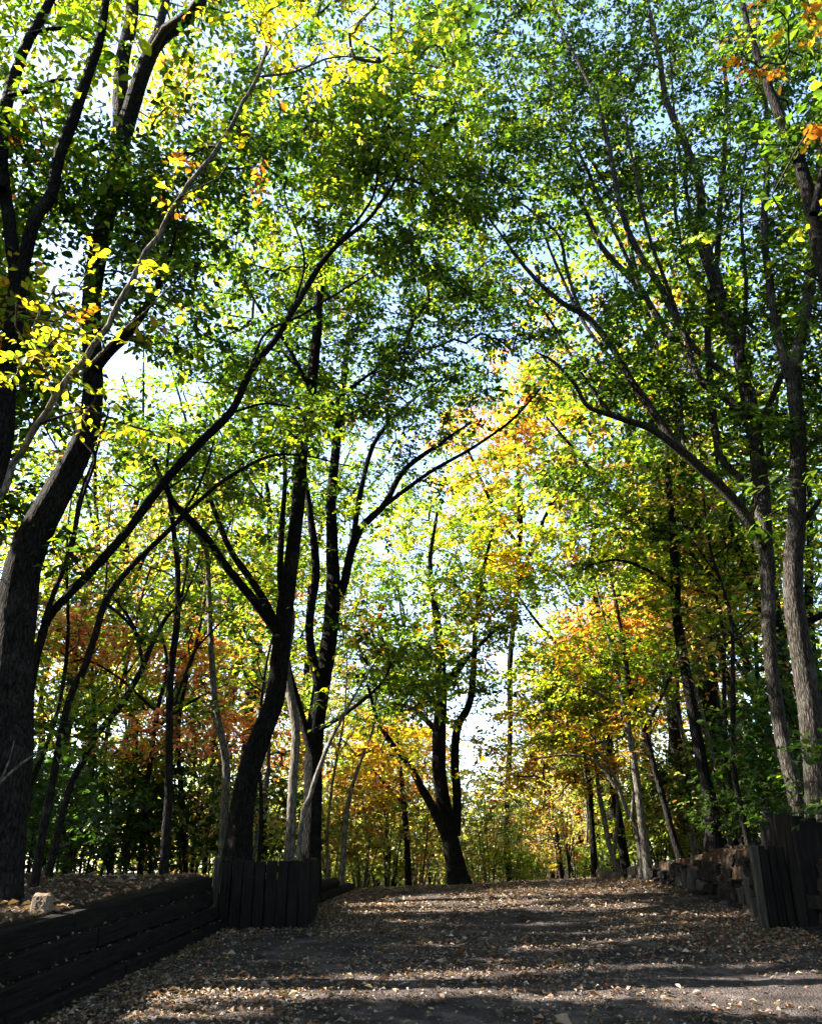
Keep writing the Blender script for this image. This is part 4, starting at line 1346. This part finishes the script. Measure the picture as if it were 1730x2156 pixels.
maple('pale slim trunk with a flat orange leaf layer reaching over the crest',
      [[(1352, 1846, 17), (1340, 1756, 12), (1316, 1701, 10), (1296, 1650, 8), (1268, 1598, 6), (1225, 1552, 4), (1180, 1530, 3)], [(1296, 1658, 9), (1260, 1610, 7), (1200, 1590, 5), (1120, 1600, 3)], [(1330, 1730, 8), (1330, 1600, 7), (1300, 1480, 4)]], 17.0,
      [(1150, 1622, 110, 20, 46, {'orange': 4, 'yellow': 1.5}), (1100, 1660, 70, 24, 26, {'yellow': 2, 'orange': 1.5, 'yg': 1}), (1260, 1600, 70, 16, 20, {'orange': 3, 'yellow': 2})])
maple('straighter pale slim trunk beside the one carrying the flat orange layer',
      [[(1362, 1836, 20), (1347, 1706, 17), (1333, 1606, 15), (1316, 1506, 12), (1295, 1400, 9), (1270, 1300, 6), (1250, 1220, 3)], [(1318, 1510, 8), (1260, 1460, 6), (1190, 1440, 4)]], 16.6,
      [(1200, 1450, 130, 26, 50, {'yg': 3, 'yellow': 2, 'mid': 2}), (1180, 1540, 110, 26, 40, {'yellow': 2, 'yg': 2, 'mid': 2, 'orange': .8}), (1290, 1320, 130, 40, 40, {'orange': 3, 'brown': 2, 'red': .6})])
maple('slim grey trunk curving up from behind the lowest wall blocks',
      [[(1438, 1815, 20), (1411, 1741, 15), (1381, 1631, 14), (1356, 1531, 13), (1331, 1471, 12), (1312, 1350, 9), (1292, 1240, 6), (1270, 1150, 3)], [(1358, 1540, 7), (1400, 1450, 6), (1430, 1360, 4)]], 16.0,
      [(1320, 1420, 110, 30, 44, {'mid': 4, 'yg': 2, 'dark': 1}), (1250, 1370, 100, 26, 30, {'yg': 2, 'mid': 2, 'orange': 1}), (1400, 1280, 90, 50, 34, {'orange': 3, 'brown': 1.5, 'yg': 1})], M_BARK)
maple('dark slim trunk behind the pale slim pair on the right bank',
      [[(1320, 1840, 24), (1305, 1740, 18), (1290, 1640, 15), (1282, 1540, 12), (1290, 1420, 8), (1310, 1300, 4)]], 18.6,
      [(1250, 1500, 120, 40, 50, {'mid': 3, 'dark': 2, 'yg': 1.5}), (1200, 1390, 100, 40, 36, {'yg': 2, 'mid': 2, 'yellow': 1}), (1150, 1500, 80, 24, 22, {'yellow': 2, 'orange': 1})], M_BARK_D)
maple('leftmost pale thin trunk of the slim cluster, splitting low',
      [[(1310, 1848, 15), (1284, 1785, 12), (1268, 1706, 11), (1256, 1640, 9), (1250, 1560, 6), (1262, 1460, 3)], [(1292, 1800, 10), (1300, 1700, 8), (1290, 1600, 6)]], 18.0,
      [(1210, 1500, 90, 26, 26, {'yg': 2, 'yellow': 2, 'orange': 1}), (1130, 1560, 60, 20, 14, {'yellow': 2, 'yg': 2})])
maple('thin dark trunk between the leftmost pale trunk and the crest blocks',
      [[(1252, 1866, 16), (1246, 1760, 13), (1240, 1660, 11), (1228, 1560, 8), (1220, 1460, 4)]], 19.5,
      [(1190, 1420, 110, 40, 34, {'mid': 2, 'yg': 2, 'orange': 1}), (1220, 1560, 90, 40, 30, {'dark': 2, 'mid': 2, 'brown': 1})], M_BARK_D)
# left-hand maples with red layers
maple('slim maple with flat red and pink leaf layers in the wood behind the leaning oak',
      [[(300, 1800, 14), (310, 1650, 12), (330, 1500, 10), (350, 1400, 7), (330, 1300, 4)], [(322, 1540, 8), (400, 1480, 6), (480, 1440, 3)], [(330, 1500, 7), (240, 1420, 5), (160, 1380, 3)]], 16.8,
      [(410, 1390, 140, 40, 44, {'red': 4, 'orange': 1}), (190, 1370, 140, 50, 44, {'red': 3, 'orange': 2}), (370, 1545, 150, 16, 44, {'red': 4, 'orange': 1}), (150, 1300, 90, 40, 36, {'red': 2, 'brown': 2, 'pale': 1})], M_BARK_D)
maple('small yellow-green maple in the wood behind the thin straight trunk',
      [[(270, 1800, 12), (275, 1700, 10), (285, 1620, 8), (290, 1540, 5)]], 17.5,
      [(285, 1600, 75, 50, 50, {'yg': 3, 'yellow': 3, 'orange': .5}), (330, 1480, 110, 40, 40, {'mid': 3, 'yg': 3}), (190, 1470, 90, 40, 26, {'mid': 3, 'yg': 2})], M_BARK_D)
maple('small orange-leaved maple showing between the leaning oak and the pale grey trunk',
      [[(560, 1800, 12), (558, 1700, 10), (565, 1600, 8), (560, 1500, 5)]], 19.0,
      [(580, 1590, 90, 50, 40, {'orange': 3, 'yellow': 2, 'red': 1}), (500, 1530, 90, 26, 26, {'orange': 2, 'red': 2}), (560, 1440, 90, 40, 28, {'mid': 2, 'yg': 2})], M_BARK_D)
maple('orange and gold maple beyond the thin lone sapling stem',
      [[(860, 1880, 16), (858, 1780, 13), (850, 1680, 11), (840, 1580, 7), (830, 1500, 4)], [(856, 1700, 8), (800, 1640, 6), (760, 1580, 3)]], 21.0,
      [(810, 1580, 110, 60, 60, {'orange': 3, 'yellow': 3, 'pale': 1}), (790, 1660, 110, 50, 50, {'orange': 3, 'brown': 1.5, 'yellow': 1}), (860, 1530, 60, 40, 20, {'orange': 2, 'yellow': 1})], M_BARK)

# ================================================================== WOODLAND BEHIND: kinds built once, then copied
def copy_tree(src):
    c = src.copy()
    COL.objects.link(c)
    for ch in list(src.children):
        k = ch.copy()
        COL.objects.link(k)
        k.parent = c
    return c


def proto_tree(name, label, group, h, crown_r, pal, ncl, nleaf, length, trunk_r, mat, low=.35, cat='tree'):
    t = Tree(name, label, cat, (0, 0, 0), mat, group)
    t.free = True
    k = 7
    z = np.linspace(-.15, h * .93, k)
    dx = np.cumsum(rng.normal(size=(k, 2)) * h * .018, 0)
    dx -= dx[0]
    t.stem(np.column_stack([dx, z, trunk_r * (1 - .9 * np.linspace(0, 1, k) ** 1.2)]), 'trunk', sides=9, ridge=.03, flare=.4)
    for i in range(5):
        s = rng.uniform(low, .75)
        p0 = np.array([np.interp(s * h, z, dx[:, 0]), np.interp(s * h, z, dx[:, 1]), s * h])
        a = rng.uniform(0, 6.28)
        ln = crown_r * rng.uniform(.6, .95)
        d = np.array([math.cos(a), math.sin(a), rng.uniform(.6, 1.2)])
        p1 = p0 + d * ln * .5 + rng.normal(size=3) * .1
        p2 = p0 + d * np.array([1, 1, 1.15]) * ln
        r0 = trunk_r * (1 - .8 * s) * .6
        t.stem(np.column_stack([np.vstack([p0, p1, p2]), [r0, r0 * .65, r0 * .2]]), 'limb', sides=6, ridge=0)
    u = rand_dirs(ncl) * (rng.uniform(0, 1, ncl) ** .4)[:, None]
    zc = h * (low + 1) / 2
    C = u * np.array([crown_r, crown_r, h * (1 - low) / 2]) + np.array([dx[-1, 0] * .6, dx[-1, 1] * .6, zc])
    t.clusters(C, pal, nleaf, .36, length, .45)
    t.finish()
    return t.root


def proto_shrub(name, label, group, h, r, pal, ncl, nleaf, length, mat, cat='shrub'):
    t = Tree(name, label, cat, (0, 0, 0), mat, group)
    t.free = True
    for i in range(6):
        a = rng.uniform(0, 6.28)
        q = r * rng.uniform(.3, .8)
        p0 = np.array([math.cos(a) * .08, math.sin(a) * .08, -.1])
        p2 = np.array([math.cos(a) * q, math.sin(a) * q, h * rng.uniform(.6, .95)])
        p1 = (p0 + p2) / 2 * np.array([.8, .8, 1.1])
        t.stem(np.column_stack([np.vstack([p0, p1, p2]), [.02, .014, .006]]), 'stem', sides=6, ridge=0)
    u = rand_dirs(ncl) * (rng.uniform(0, 1, ncl) ** .38)[:, None]
    C = u * np.array([r, r, h * .46]) + np.array([0, 0, h * .54])
    t.clusters(C, pal, nleaf, .2, length, .6)
    t.finish()
    return t.root


KINDS = {
    'yg': proto_tree('woodland_tree', 'tall yellow-green tree in the wood beyond the path', 'tall yellow-green woodland trees', 13, 3.0, {'yg': 3, 'mid': 2, 'yellow': 1}, 115, 26, .13, .17, M_BARK_D, .3),
    'mid': proto_tree('woodland_tree', 'tall green tree in the wood beyond the path', 'tall green woodland trees', 12, 3.0, {'mid': 3, 'dark': 1.5, 'yg': 1}, 125, 26, .13, .18, M_BARK_D, .28),
    'or': proto_tree('woodland_tree', 'rust-orange autumn tree in the wood beyond the path', 'orange woodland trees', 10.5, 2.6, {'orange': 3, 'brown': 1.5, 'yellow': 1.5}, 100, 26, .12, .14, M_BARK, .3),
    'pale': proto_tree('woodland_tree', 'pale thin-leaved tree in the wood beyond the path', 'pale thin-leaved woodland trees', 11.5, 2.4, {'pale': 3, 'yg': 1, 'brown': 1.5}, 70, 22, .12, .12, M_BARK_L, .3),
    'thin': proto_tree('thin_tree', 'thin straight stem with sparse leaves in the wood beside the path', 'thin straight stems in the wood', 9, 1.1, {'mid': 2, 'brown': 1.5, 'dark': 1, 'yg': 1}, 46, 18, .10, .05, M_BARK, .25),
    'thinp': proto_tree('thin_tree', 'thin pale stem with sparse yellowing leaves in the wood beside the path', 'thin pale stems in the wood', 7.5, 1.0, {'yg': 2, 'brown': 1.5, 'pale': 1.5}, 40, 18, .10, .042, M_BARK_L, .3),
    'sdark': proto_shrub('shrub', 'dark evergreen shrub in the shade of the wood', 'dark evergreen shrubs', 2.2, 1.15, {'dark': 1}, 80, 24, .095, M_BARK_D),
    'spale': proto_shrub('shrub', 'pale grey-green shrub catching sun beyond the crest', 'pale grey-green shrubs', 2.6, 1.3, {'pale': 4, 'mid': 1, 'brown': .7}, 90, 24, .095, M_BARK_L),
    'syg': proto_shrub('shrub', 'bright yellow-green shrub beyond the crest', 'bright yellow-green shrubs', 2.0, 1.2, {'yg': 4, 'mid': 2}, 90, 24, .09, M_BARK),
    'sbrown': proto_shrub('shrub', 'brown half-bare shrub beyond the crest', 'brown half-bare shrubs', 2.8, 1.2, {'brown': 3, 'pale': 2, 'orange': .6}, 60, 18, .085, M_BARK),
}
used = set()
WHAT = {'yg': 'tall yellow-green tree', 'mid': 'tall green tree', 'or': 'rust-orange autumn tree', 'pale': 'pale thin-leaved tree', 'thin': 'thin dark straight stem', 'thinp': 'thin pale stem with yellowing leaves',
        'sdark': 'dark evergreen shrub', 'spale': 'pale grey-green shrub', 'syg': 'bright yellow-green shrub', 'sbrown': 'brown half-bare shrub'}


def put(kind, px, d, s=1.0, lab=None):
    x = float(P(px, 1830, d)[0])
    root = KINDS[kind]
    if kind in used:
        root = copy_tree(root)
    used.add(kind)
    root.location = (x, d, float(ground_z(x, d)))
    root.rotation_euler = (rng.normal() * .03, rng.normal() * .03, rng.uniform(0, 6.28))
    if kind[0] == 's' and 620 < px < 1320:
        s = s * rng.choice([.5, .7, .85, 1.0, 1.25])
    root.scale = (s, s, s * rng.uniform(.85, 1.2))
    zone = ('behind the massive leaning trunk' if px < 250 else 'behind the thin upright trunks' if px < 620 else 'beyond the low log edging' if px < 920
            else 'in the open gap past the crest tree' if px < 1130 else 'behind the slim maples' if px < 1420 else 'behind the rough block wall')
    far = 'far off ' if d > 26 else ''
    root['label'] = f'{WHAT[kind]} {far}{zone}'
    root['group'] = f'{WHAT[kind]} {far}{zone}'
    return root


# near bank thickets
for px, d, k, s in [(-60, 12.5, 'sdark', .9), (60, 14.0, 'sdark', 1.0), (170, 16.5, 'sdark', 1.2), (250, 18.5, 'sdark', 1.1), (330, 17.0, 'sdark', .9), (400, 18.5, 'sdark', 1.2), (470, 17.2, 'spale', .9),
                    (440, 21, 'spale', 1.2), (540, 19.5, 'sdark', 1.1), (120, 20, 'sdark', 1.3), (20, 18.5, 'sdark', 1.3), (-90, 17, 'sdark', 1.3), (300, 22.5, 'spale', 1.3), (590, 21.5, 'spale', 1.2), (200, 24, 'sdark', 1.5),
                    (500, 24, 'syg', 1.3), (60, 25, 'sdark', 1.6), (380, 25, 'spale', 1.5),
                    (1560, 14.4, 'sdark', .5), (1640, 13.4, 'sdark', .5), (1480, 17.2, 'spale', .8), (1530, 17.5, 'sdark', 1.1), (1600, 16.5, 'sdark', 1.1), (1430, 19.2, 'spale', 1.0), (1390, 18.8, 'syg', .7),
                    (1700, 15, 'sdark', 1.2), (1760, 13, 'sdark', 1.2), (1660, 18.5, 'sdark', 1.4), (1470, 21, 'sdark', 1.3), (1560, 21, 'spale', 1.5), (1350, 21.5, 'syg', 1.0), (1400, 23, 'sdark', 1.4),
                    (700, 20.5, 'spale', 1.0), (760, 21.5, 'spale', 1.15), (820, 22, 'sbrown', 1.0), (880, 22.5, 'spale', .95), (740, 25, 'spale', 1.5), (840, 26, 'syg', 1.2), (670, 23, 'spale', 1.0), (910, 24, 'sbrown', 1.1),
                    (1030, 22, 'spale', .7), (1080, 21.5, 'syg', .95), (1120, 23, 'syg', .85), (1000, 23.5, 'spale', .9), (1060, 26, 'spale', 1.1), (1140, 26, 'sbrown', .9), (1190, 22, 'sbrown', .9), (1210, 25, 'sbrown', 1.2), (1250, 21, 'syg', .8), (1290, 23, 'spale', 1.2), (1170, 29, 'sbrown', 1.3), (980, 29, 'syg', 1.3), (1090, 31, 'spale', 1.4),
                    (1230, 28, 'spale', 1.6), (1310, 27, 'sbrown', 1.5), (930, 31, 'spale', 1.5), (780, 30, 'spale', 1.9), (690, 29, 'spale', 1.8)]:
    put(k, px, d, s)
for px, d, k, s in [(620, 34, 'sbrown', 1.5), (680, 36, 'spale', 1.6), (760, 38, 'sbrown', 1.6), (830, 36, 'spale', 1.5), (900, 40, 'sbrown', 1.5), (960, 38, 'spale', 1.3), (1020, 41, 'sbrown', 1.3), (1080, 38, 'spale', 1.3), (1140, 40, 'sbrown', 1.4), (1200, 37, 'spale', 1.5), (1270, 39, 'sbrown', 1.6), (1330, 36, 'spale', 1.6),
                    (560, 38, 'spale', 1.7), (480, 36, 'sbrown', 1.7), (860, 50, 'spale', 2.2), (1000, 52, 'sbrown', 2.0), (1110, 52, 'spale', 2.0), (740, 52, 'spale', 2.4), (1230, 52, 'sbrown', 2.4)]:
    put(k, px, d, s)
# thin stems
for px, d, k, s in [(1585, 13.6, 'thin', 1.0), (1572, 15.5, 'thin', 1.05), (1545, 16.5, 'thinp', 1.0), (1610, 15.2, 'thin', 1.0), (1640, 16.8, 'thin', 1.2), (1525, 18.5, 'thinp', 1.1), (1460, 17.8, 'thinp', 1.0), (1480, 19.5, 'thin', 1.2), (1405, 19.8, 'thinp', 1.05),
                    (1370, 20.5, 'thin', 1.1), (1420, 21.5, 'thin', 1.2), (1700, 17.5, 'thin', 1.2), (1560, 19.5, 'thin', 1.2), (1240, 23.5, 'thinp', 1.0), (1275, 22.5, 'thin', .9), (1210, 26, 'thin', 1.0),
                    (20, 12.6, 'thin', .9), (75, 20.5, 'thin', 1.1), (205, 21.2, 'thin', 1.0), (245, 19, 'thin', 1.2), (130, 18.2, 'thin', 1.2), (400, 17.8, 'thin', 1.1), (520, 16.8, 'thinp', 1.0), (545, 15.6, 'thin', .8), (430, 20.5, 'thin', 1.2), (690, 17.5, 'thinp', .8),
                    (780, 22.5, 'thinp', .75), (885, 21.5, 'thinp', .6), (905, 23.5, 'thin', .75), (830, 25, 'thin', .8), (745, 27, 'thinp', 1.0), (1050, 26, 'thinp', .45), (1075, 28, 'thin', .5), (1095, 25, 'thin', .42), (1150, 27, 'thinp', .55), (655, 22, 'thinp', .8), (765, 24, 'thinp', .7), (815, 21, 'thinp', .6), (870, 24.5, 'thinp', .65), (1205, 22.5, 'thinp', .7), (1225, 21, 'thinp', .75), (1180, 24, 'thinp', .6), (1265, 20, 'thinp', .7), (1290, 21.5, 'thinp', .8), (700, 24.5, 'thinp', .8), (795, 27, 'thin', .8), (1020, 30, 'thin', .45)]:
    put(k, px, d, s)
# taller trees
for px, d, k, s in [(90, 33, 'yg', 1.5), (230, 35, 'pale', 1.5), (700, 36, 'or', 1.1),
                    (20, 36, 'or', 1.5), (390, 36, 'pale', 1.4), (530, 37, 'or', 1.4), (760, 36, 'pale', .8), (830, 38, 'or', .8), (890, 36, 'pale', .8),
                    (1180, 27, 'or', .7), (1240, 25, 'or', .8), (1310, 26, 'or', .9), (1390, 24, 'pale', 1.0), (1450, 25, 'or', .95), (1520, 23, 'or', .95), (1600, 22, 'pale', 1.05), (1680, 21, 'mid', 1.0), (1780, 20, 'mid', 1.1),
                    (1160, 36, 'pale', .75), (1270, 33, 'yg', .9), (1360, 32, 'yg', 1.0), (1470, 31, 'pale', 1.1), (1580, 30, 'yg', 1.1), (1700, 29, 'pale', 1.2), (1820, 27, 'yg', 1.2),
                    (-60, 38, 'yg', 1.2), (130, 42, 'yg', 1.2), (300, 44, 'pale', 1.2), (470, 43, 'yg', 1.1), (620, 44, 'pale', 1.1), (740, 46, 'yg', .9), (1350, 40, 'or', 1.2), (1500, 39, 'yg', 1.2), (1650, 38, 'or', 1.2), (950, 44, 'pale', .55), (1060, 46, 'pale', .45), (1230, 42, 'pale', .9)]:
    put(k, px, d, s)
# fuller crowns rising behind the near trees
for px, d, k, s in [(120, 34, 'yg', 1.8), (300, 34, 'yg', 1.8), (480, 33.5, 'yg', 1.7), (-20, 35, 'yg', 1.9), (210, 39, 'or', 1.9), (620, 34, 'yg', 1.6), (380, 40, 'yg', 2.0), (780, 37, 'yg', 1.2), (1290, 21.5, 'yg', 1.1), (1440, 20.5, 'or', 1.5), (1580, 18, 'mid', 1.35), (1720, 16.5, 'mid', 1.3)]:
    put(k, px, d, s)
# unseen wood behind and right of the camera, added to dim sky light
for x, y, k, s in [(7.5, 5.5, 'mid', 1.0), (8.5, 1.5, 'mid', 1.05), (7.2, -2.5, 'yg', 1.0), (9, -6.5, 'mid', 1.1), (5.5, -8.5, 'mid', 1.0), (1.0, -10, 'yg', 1.0), (-3.5, -9.5, 'mid', 1.0), (11, 8.5, 'mid', 1.1), (12, 3.5, 'yg', 1.1), (12.5, -2, 'mid', 1.1), (3.5, -14, 'mid', 1.1), (-2, -15, 'mid', 1.1), (-7.5, -13, 'yg', 1.1), (9.5, 12, 'mid', 1.1), (14, 13, 'mid', 1.2), (2.5, -6.5, 'mid', .95), (-2.2, -5.5, 'mid', .95), (5.8, 2.8, 'mid', .9), (0.3, -4.4, 'yg', .9), (4.6, -4.4, 'mid', .95), (-4.6, -3.2, 'mid', .9), (7.6, 8.6, 'mid', .8), (6.0, -1.2, 'mid', .9), (6.3, 5.0, 'mid', .75), (9.6, 10.0, 'mid', 1.0), (-.8, -7.4, 'mid', 1), (7, -10.5, 'mid', 1.1), (-5.5, -6.4, 'mid', 1)]:
    r_ = copy_tree(KINDS[k])
    r_.location = (x, y, float(ground_z(x, y)))
    r_.rotation_euler = (0, 0, rng.uniform(0, 6.28))
    r_.scale = (s, s, s)
    r_['label'] = 'unseen leafy green tree added around the start of the path'
    r_['group'] = 'unseen trees added around the start of the path'
KINDS_UNUSED = [k for k in KINDS if k not in used]

# ================================================================== UNSEEN TREES ADDED ON THE LEFT BANK TO SHADE THE PATH
SHADE = [(-8.3, 6.8, 11.5), (-8.7, 9.7, 11.5), (-9.6, 12.6, 11.5), (-10.6, 7.6, 12), (-11.2, 10.6, 12.5), (-11.2, 15.6, 11.5), (-13.2, 13.4, 13), (-12.8, 8.6, 13.5), (-13.0, 18.4, 12), (-9.0, 4.0, 12), (-12, 5, 13)]
for i, (x, y, h) in enumerate(SHADE):
    zt = np.linspace(.5, h * .85, 24)
    best = None
    for _ in range(40):
        xx, yy = x + rng.normal() * .5, y + rng.normal() * .5
        n_bad = (~keep_mask(np.column_stack([np.full(24, xx), np.full(24, yy), ground_z(xx, yy) + zt]), .12)).sum()
        if best is None or n_bad < best[0]:
            best = (n_bad, xx, yy)
    _, x, y = best
    z0 = float(ground_z(x, y))
    t = Tree('oak_tree', 'unseen broad oak added on the left bank to shade the path', 'tree', (x, y, z0), M_BARK, 'unseen oaks added to shade the path from the left bank')
    k = 7
    zz = np.linspace(-.15, h * .9, k)
    dx = np.cumsum(rng.normal(size=(k, 2)) * .06, 0)
    dx -= dx[0]
    t.stem(np.column_stack([x + dx[:, 0], y + dx[:, 1], z0 + zz, .19 * (1 - .85 * np.linspace(0, 1, k))]), 'trunk', sides=12, flare=.5)
    for j in range(6):
        s = rng.uniform(.3, .75)
        p0 = np.array([x + np.interp(s * h, zz, dx[:, 0]), y + np.interp(s * h, zz, dx[:, 1]), z0 + s * h])
        a = j * 1.05 + rng.uniform(-.3, .3)
        dv = np.array([math.cos(a), math.sin(a), rng.uniform(.4, .9)]) * rng.uniform(1.8, 2.6)
        if not keep_mask(p0 + dv * np.linspace(0, 1, 12)[:, None], .05).all():
            continue
        t.stem(np.column_stack([np.vstack([p0, p0 + dv * .5 + rng.normal(size=3) * .12, p0 + dv]), [.07, .045, .012]]), 'limb', sides=7, ridge=0)
    n = 300
    u = rand_dirs(n) * (rng.uniform(0, 1, n) ** .4)[:, None]
    C = u * np.array([2.7, 2.7, h * .34]) + np.array([x, y, z0 + h * .62])
    t.clusters(C, {'mid': 3, 'dark': 2, 'yg': 1}, 63, .4, .145, .5)
    t.finish(gaps=True)

# ================================================================== FALLEN LEAVES
def litter(n, xs, ys, length, name, label, pal='litter', zoff=.022):
    V, T = None, None
    z = ground_z(xs, ys) + zoff + rng.uniform(0, .014, n)
    C = np.stack([xs, ys, z], -1)
    a = rng.uniform(0, 6.28, n)
    A = np.stack([np.cos(a), np.sin(a), .07 + rng.normal(size=n) * .25], -1)
    Nn = np.array([0, 0, 1.0]) + rng.normal(size=(n, 3)) * .4
    L = length * np.exp(rng.normal(size=n) * .42)
    V, T = leaf_quads(C, A, Nn, L, L * rng.uniform(.45, .7, n), .3)
    col = pick_colors(pal, n) * np.exp(rng.normal(size=(n, 1)) * .25)
    o = mesh_obj(name, np_mesh(name, V, T, M_DRY, False, np.repeat(np.clip(col, 0, .7), 2, 0)))
    tag(o, label, 'leaf litter', kind='stuff')
    return o


n = 95000
ys = rng.uniform(5.2, 21.5, n)
f = rng.uniform(0, 1, n)
edge = rng.uniform(0, 1, n) < .35
f = np.where(edge, np.where(rng.uniform(0, 1, n) < .5, f ** 2.2 * .3, 1 - f ** 2.2 * .3), f)
xs = xl(ys) + .02 + (xr(ys) - xl(ys) - .04) * f
keepc = (np.sin(xs * 1.9 + ys * .7) + np.sin(xs * .8 - ys * 1.3) + rng.normal(size=n) * .9) > -.5
xs, ys = xs[keepc], ys[keepc]
litter(len(xs), xs, ys, .033, 'leaf_litter', 'brown fallen leaves scattered over the dirt path')
n = 26000
ys = rng.uniform(4.5, 26, n)
off = rng.uniform(0, 1, n) ** 1.5 * 9 + .3
left = rng.uniform(0, 1, n) < .62
xs = np.where(left, xl(ys) - off, xr(ys) + off)
litter(n, xs, ys, .05, 'leaf_litter', 'brown fallen leaves covering the banks above the walls', zoff=.004)
# leaves lying on the ledges of the sleeper wall
n = 170
ys = rng.uniform(4.5, 11.6, n)
ti = rng.integers(0, 3, n)
xs = xl(ys) - .12 + .10 - ti * .075 + .105 - rng.uniform(.01, .07, n)
z = path_z(xs, ys) - .02 + (ti + 1) * TIER + .006
C = np.stack([xs, ys, z], -1)
a = rng.uniform(0, 6.28, n)
A = np.stack([np.cos(a) * .3, np.sin(a), rng.normal(size=n) * .25], -1)
V, T = leaf_quads(C, A, np.array([.2, 0, 1.0]) + rng.normal(size=(n, 3)) * .3, np.full(n, .04), np.full(n, .024), .3)
o = mesh_obj('leaf_litter', np_mesh('leaf_litter', V, T, M_DRY, False, np.repeat(pick_colors('litter', n), 2, 0)))
tag(o, 'small dry leaves caught on the ledges of the sleeper wall', 'leaf litter', kind='stuff')
# the largest fallen leaves, one by one
for i in range(290):
    y = rng.uniform(6.6, 10.5)
    hw = .47 * depth(np.array([0, y, .07 * y]))
    x = rng.uniform(max(xl(y) + .15, -hw), min(xr(y) - .1, hw))
    z = float(path_z(x, y)) + .045
    a = rng.uniform(0, 6.28)
    c = PAL['litter'][rng.integers(0, 7)] * math.exp(rng.normal() * .2)
    o = leaf_object(None, DRY_MESH[i % 4], (x, y, z), (math.cos(a), math.sin(a), rng.normal() * .2), (rng.normal() * .35, rng.normal() * .35, 1), rng.uniform(.036, .062), np.clip(c, 0, .8), 'fallen_leaf')
    tag(o, 'large dry curled leaf lying on the dirt path', 'leaf', 'large fallen leaves on the path')
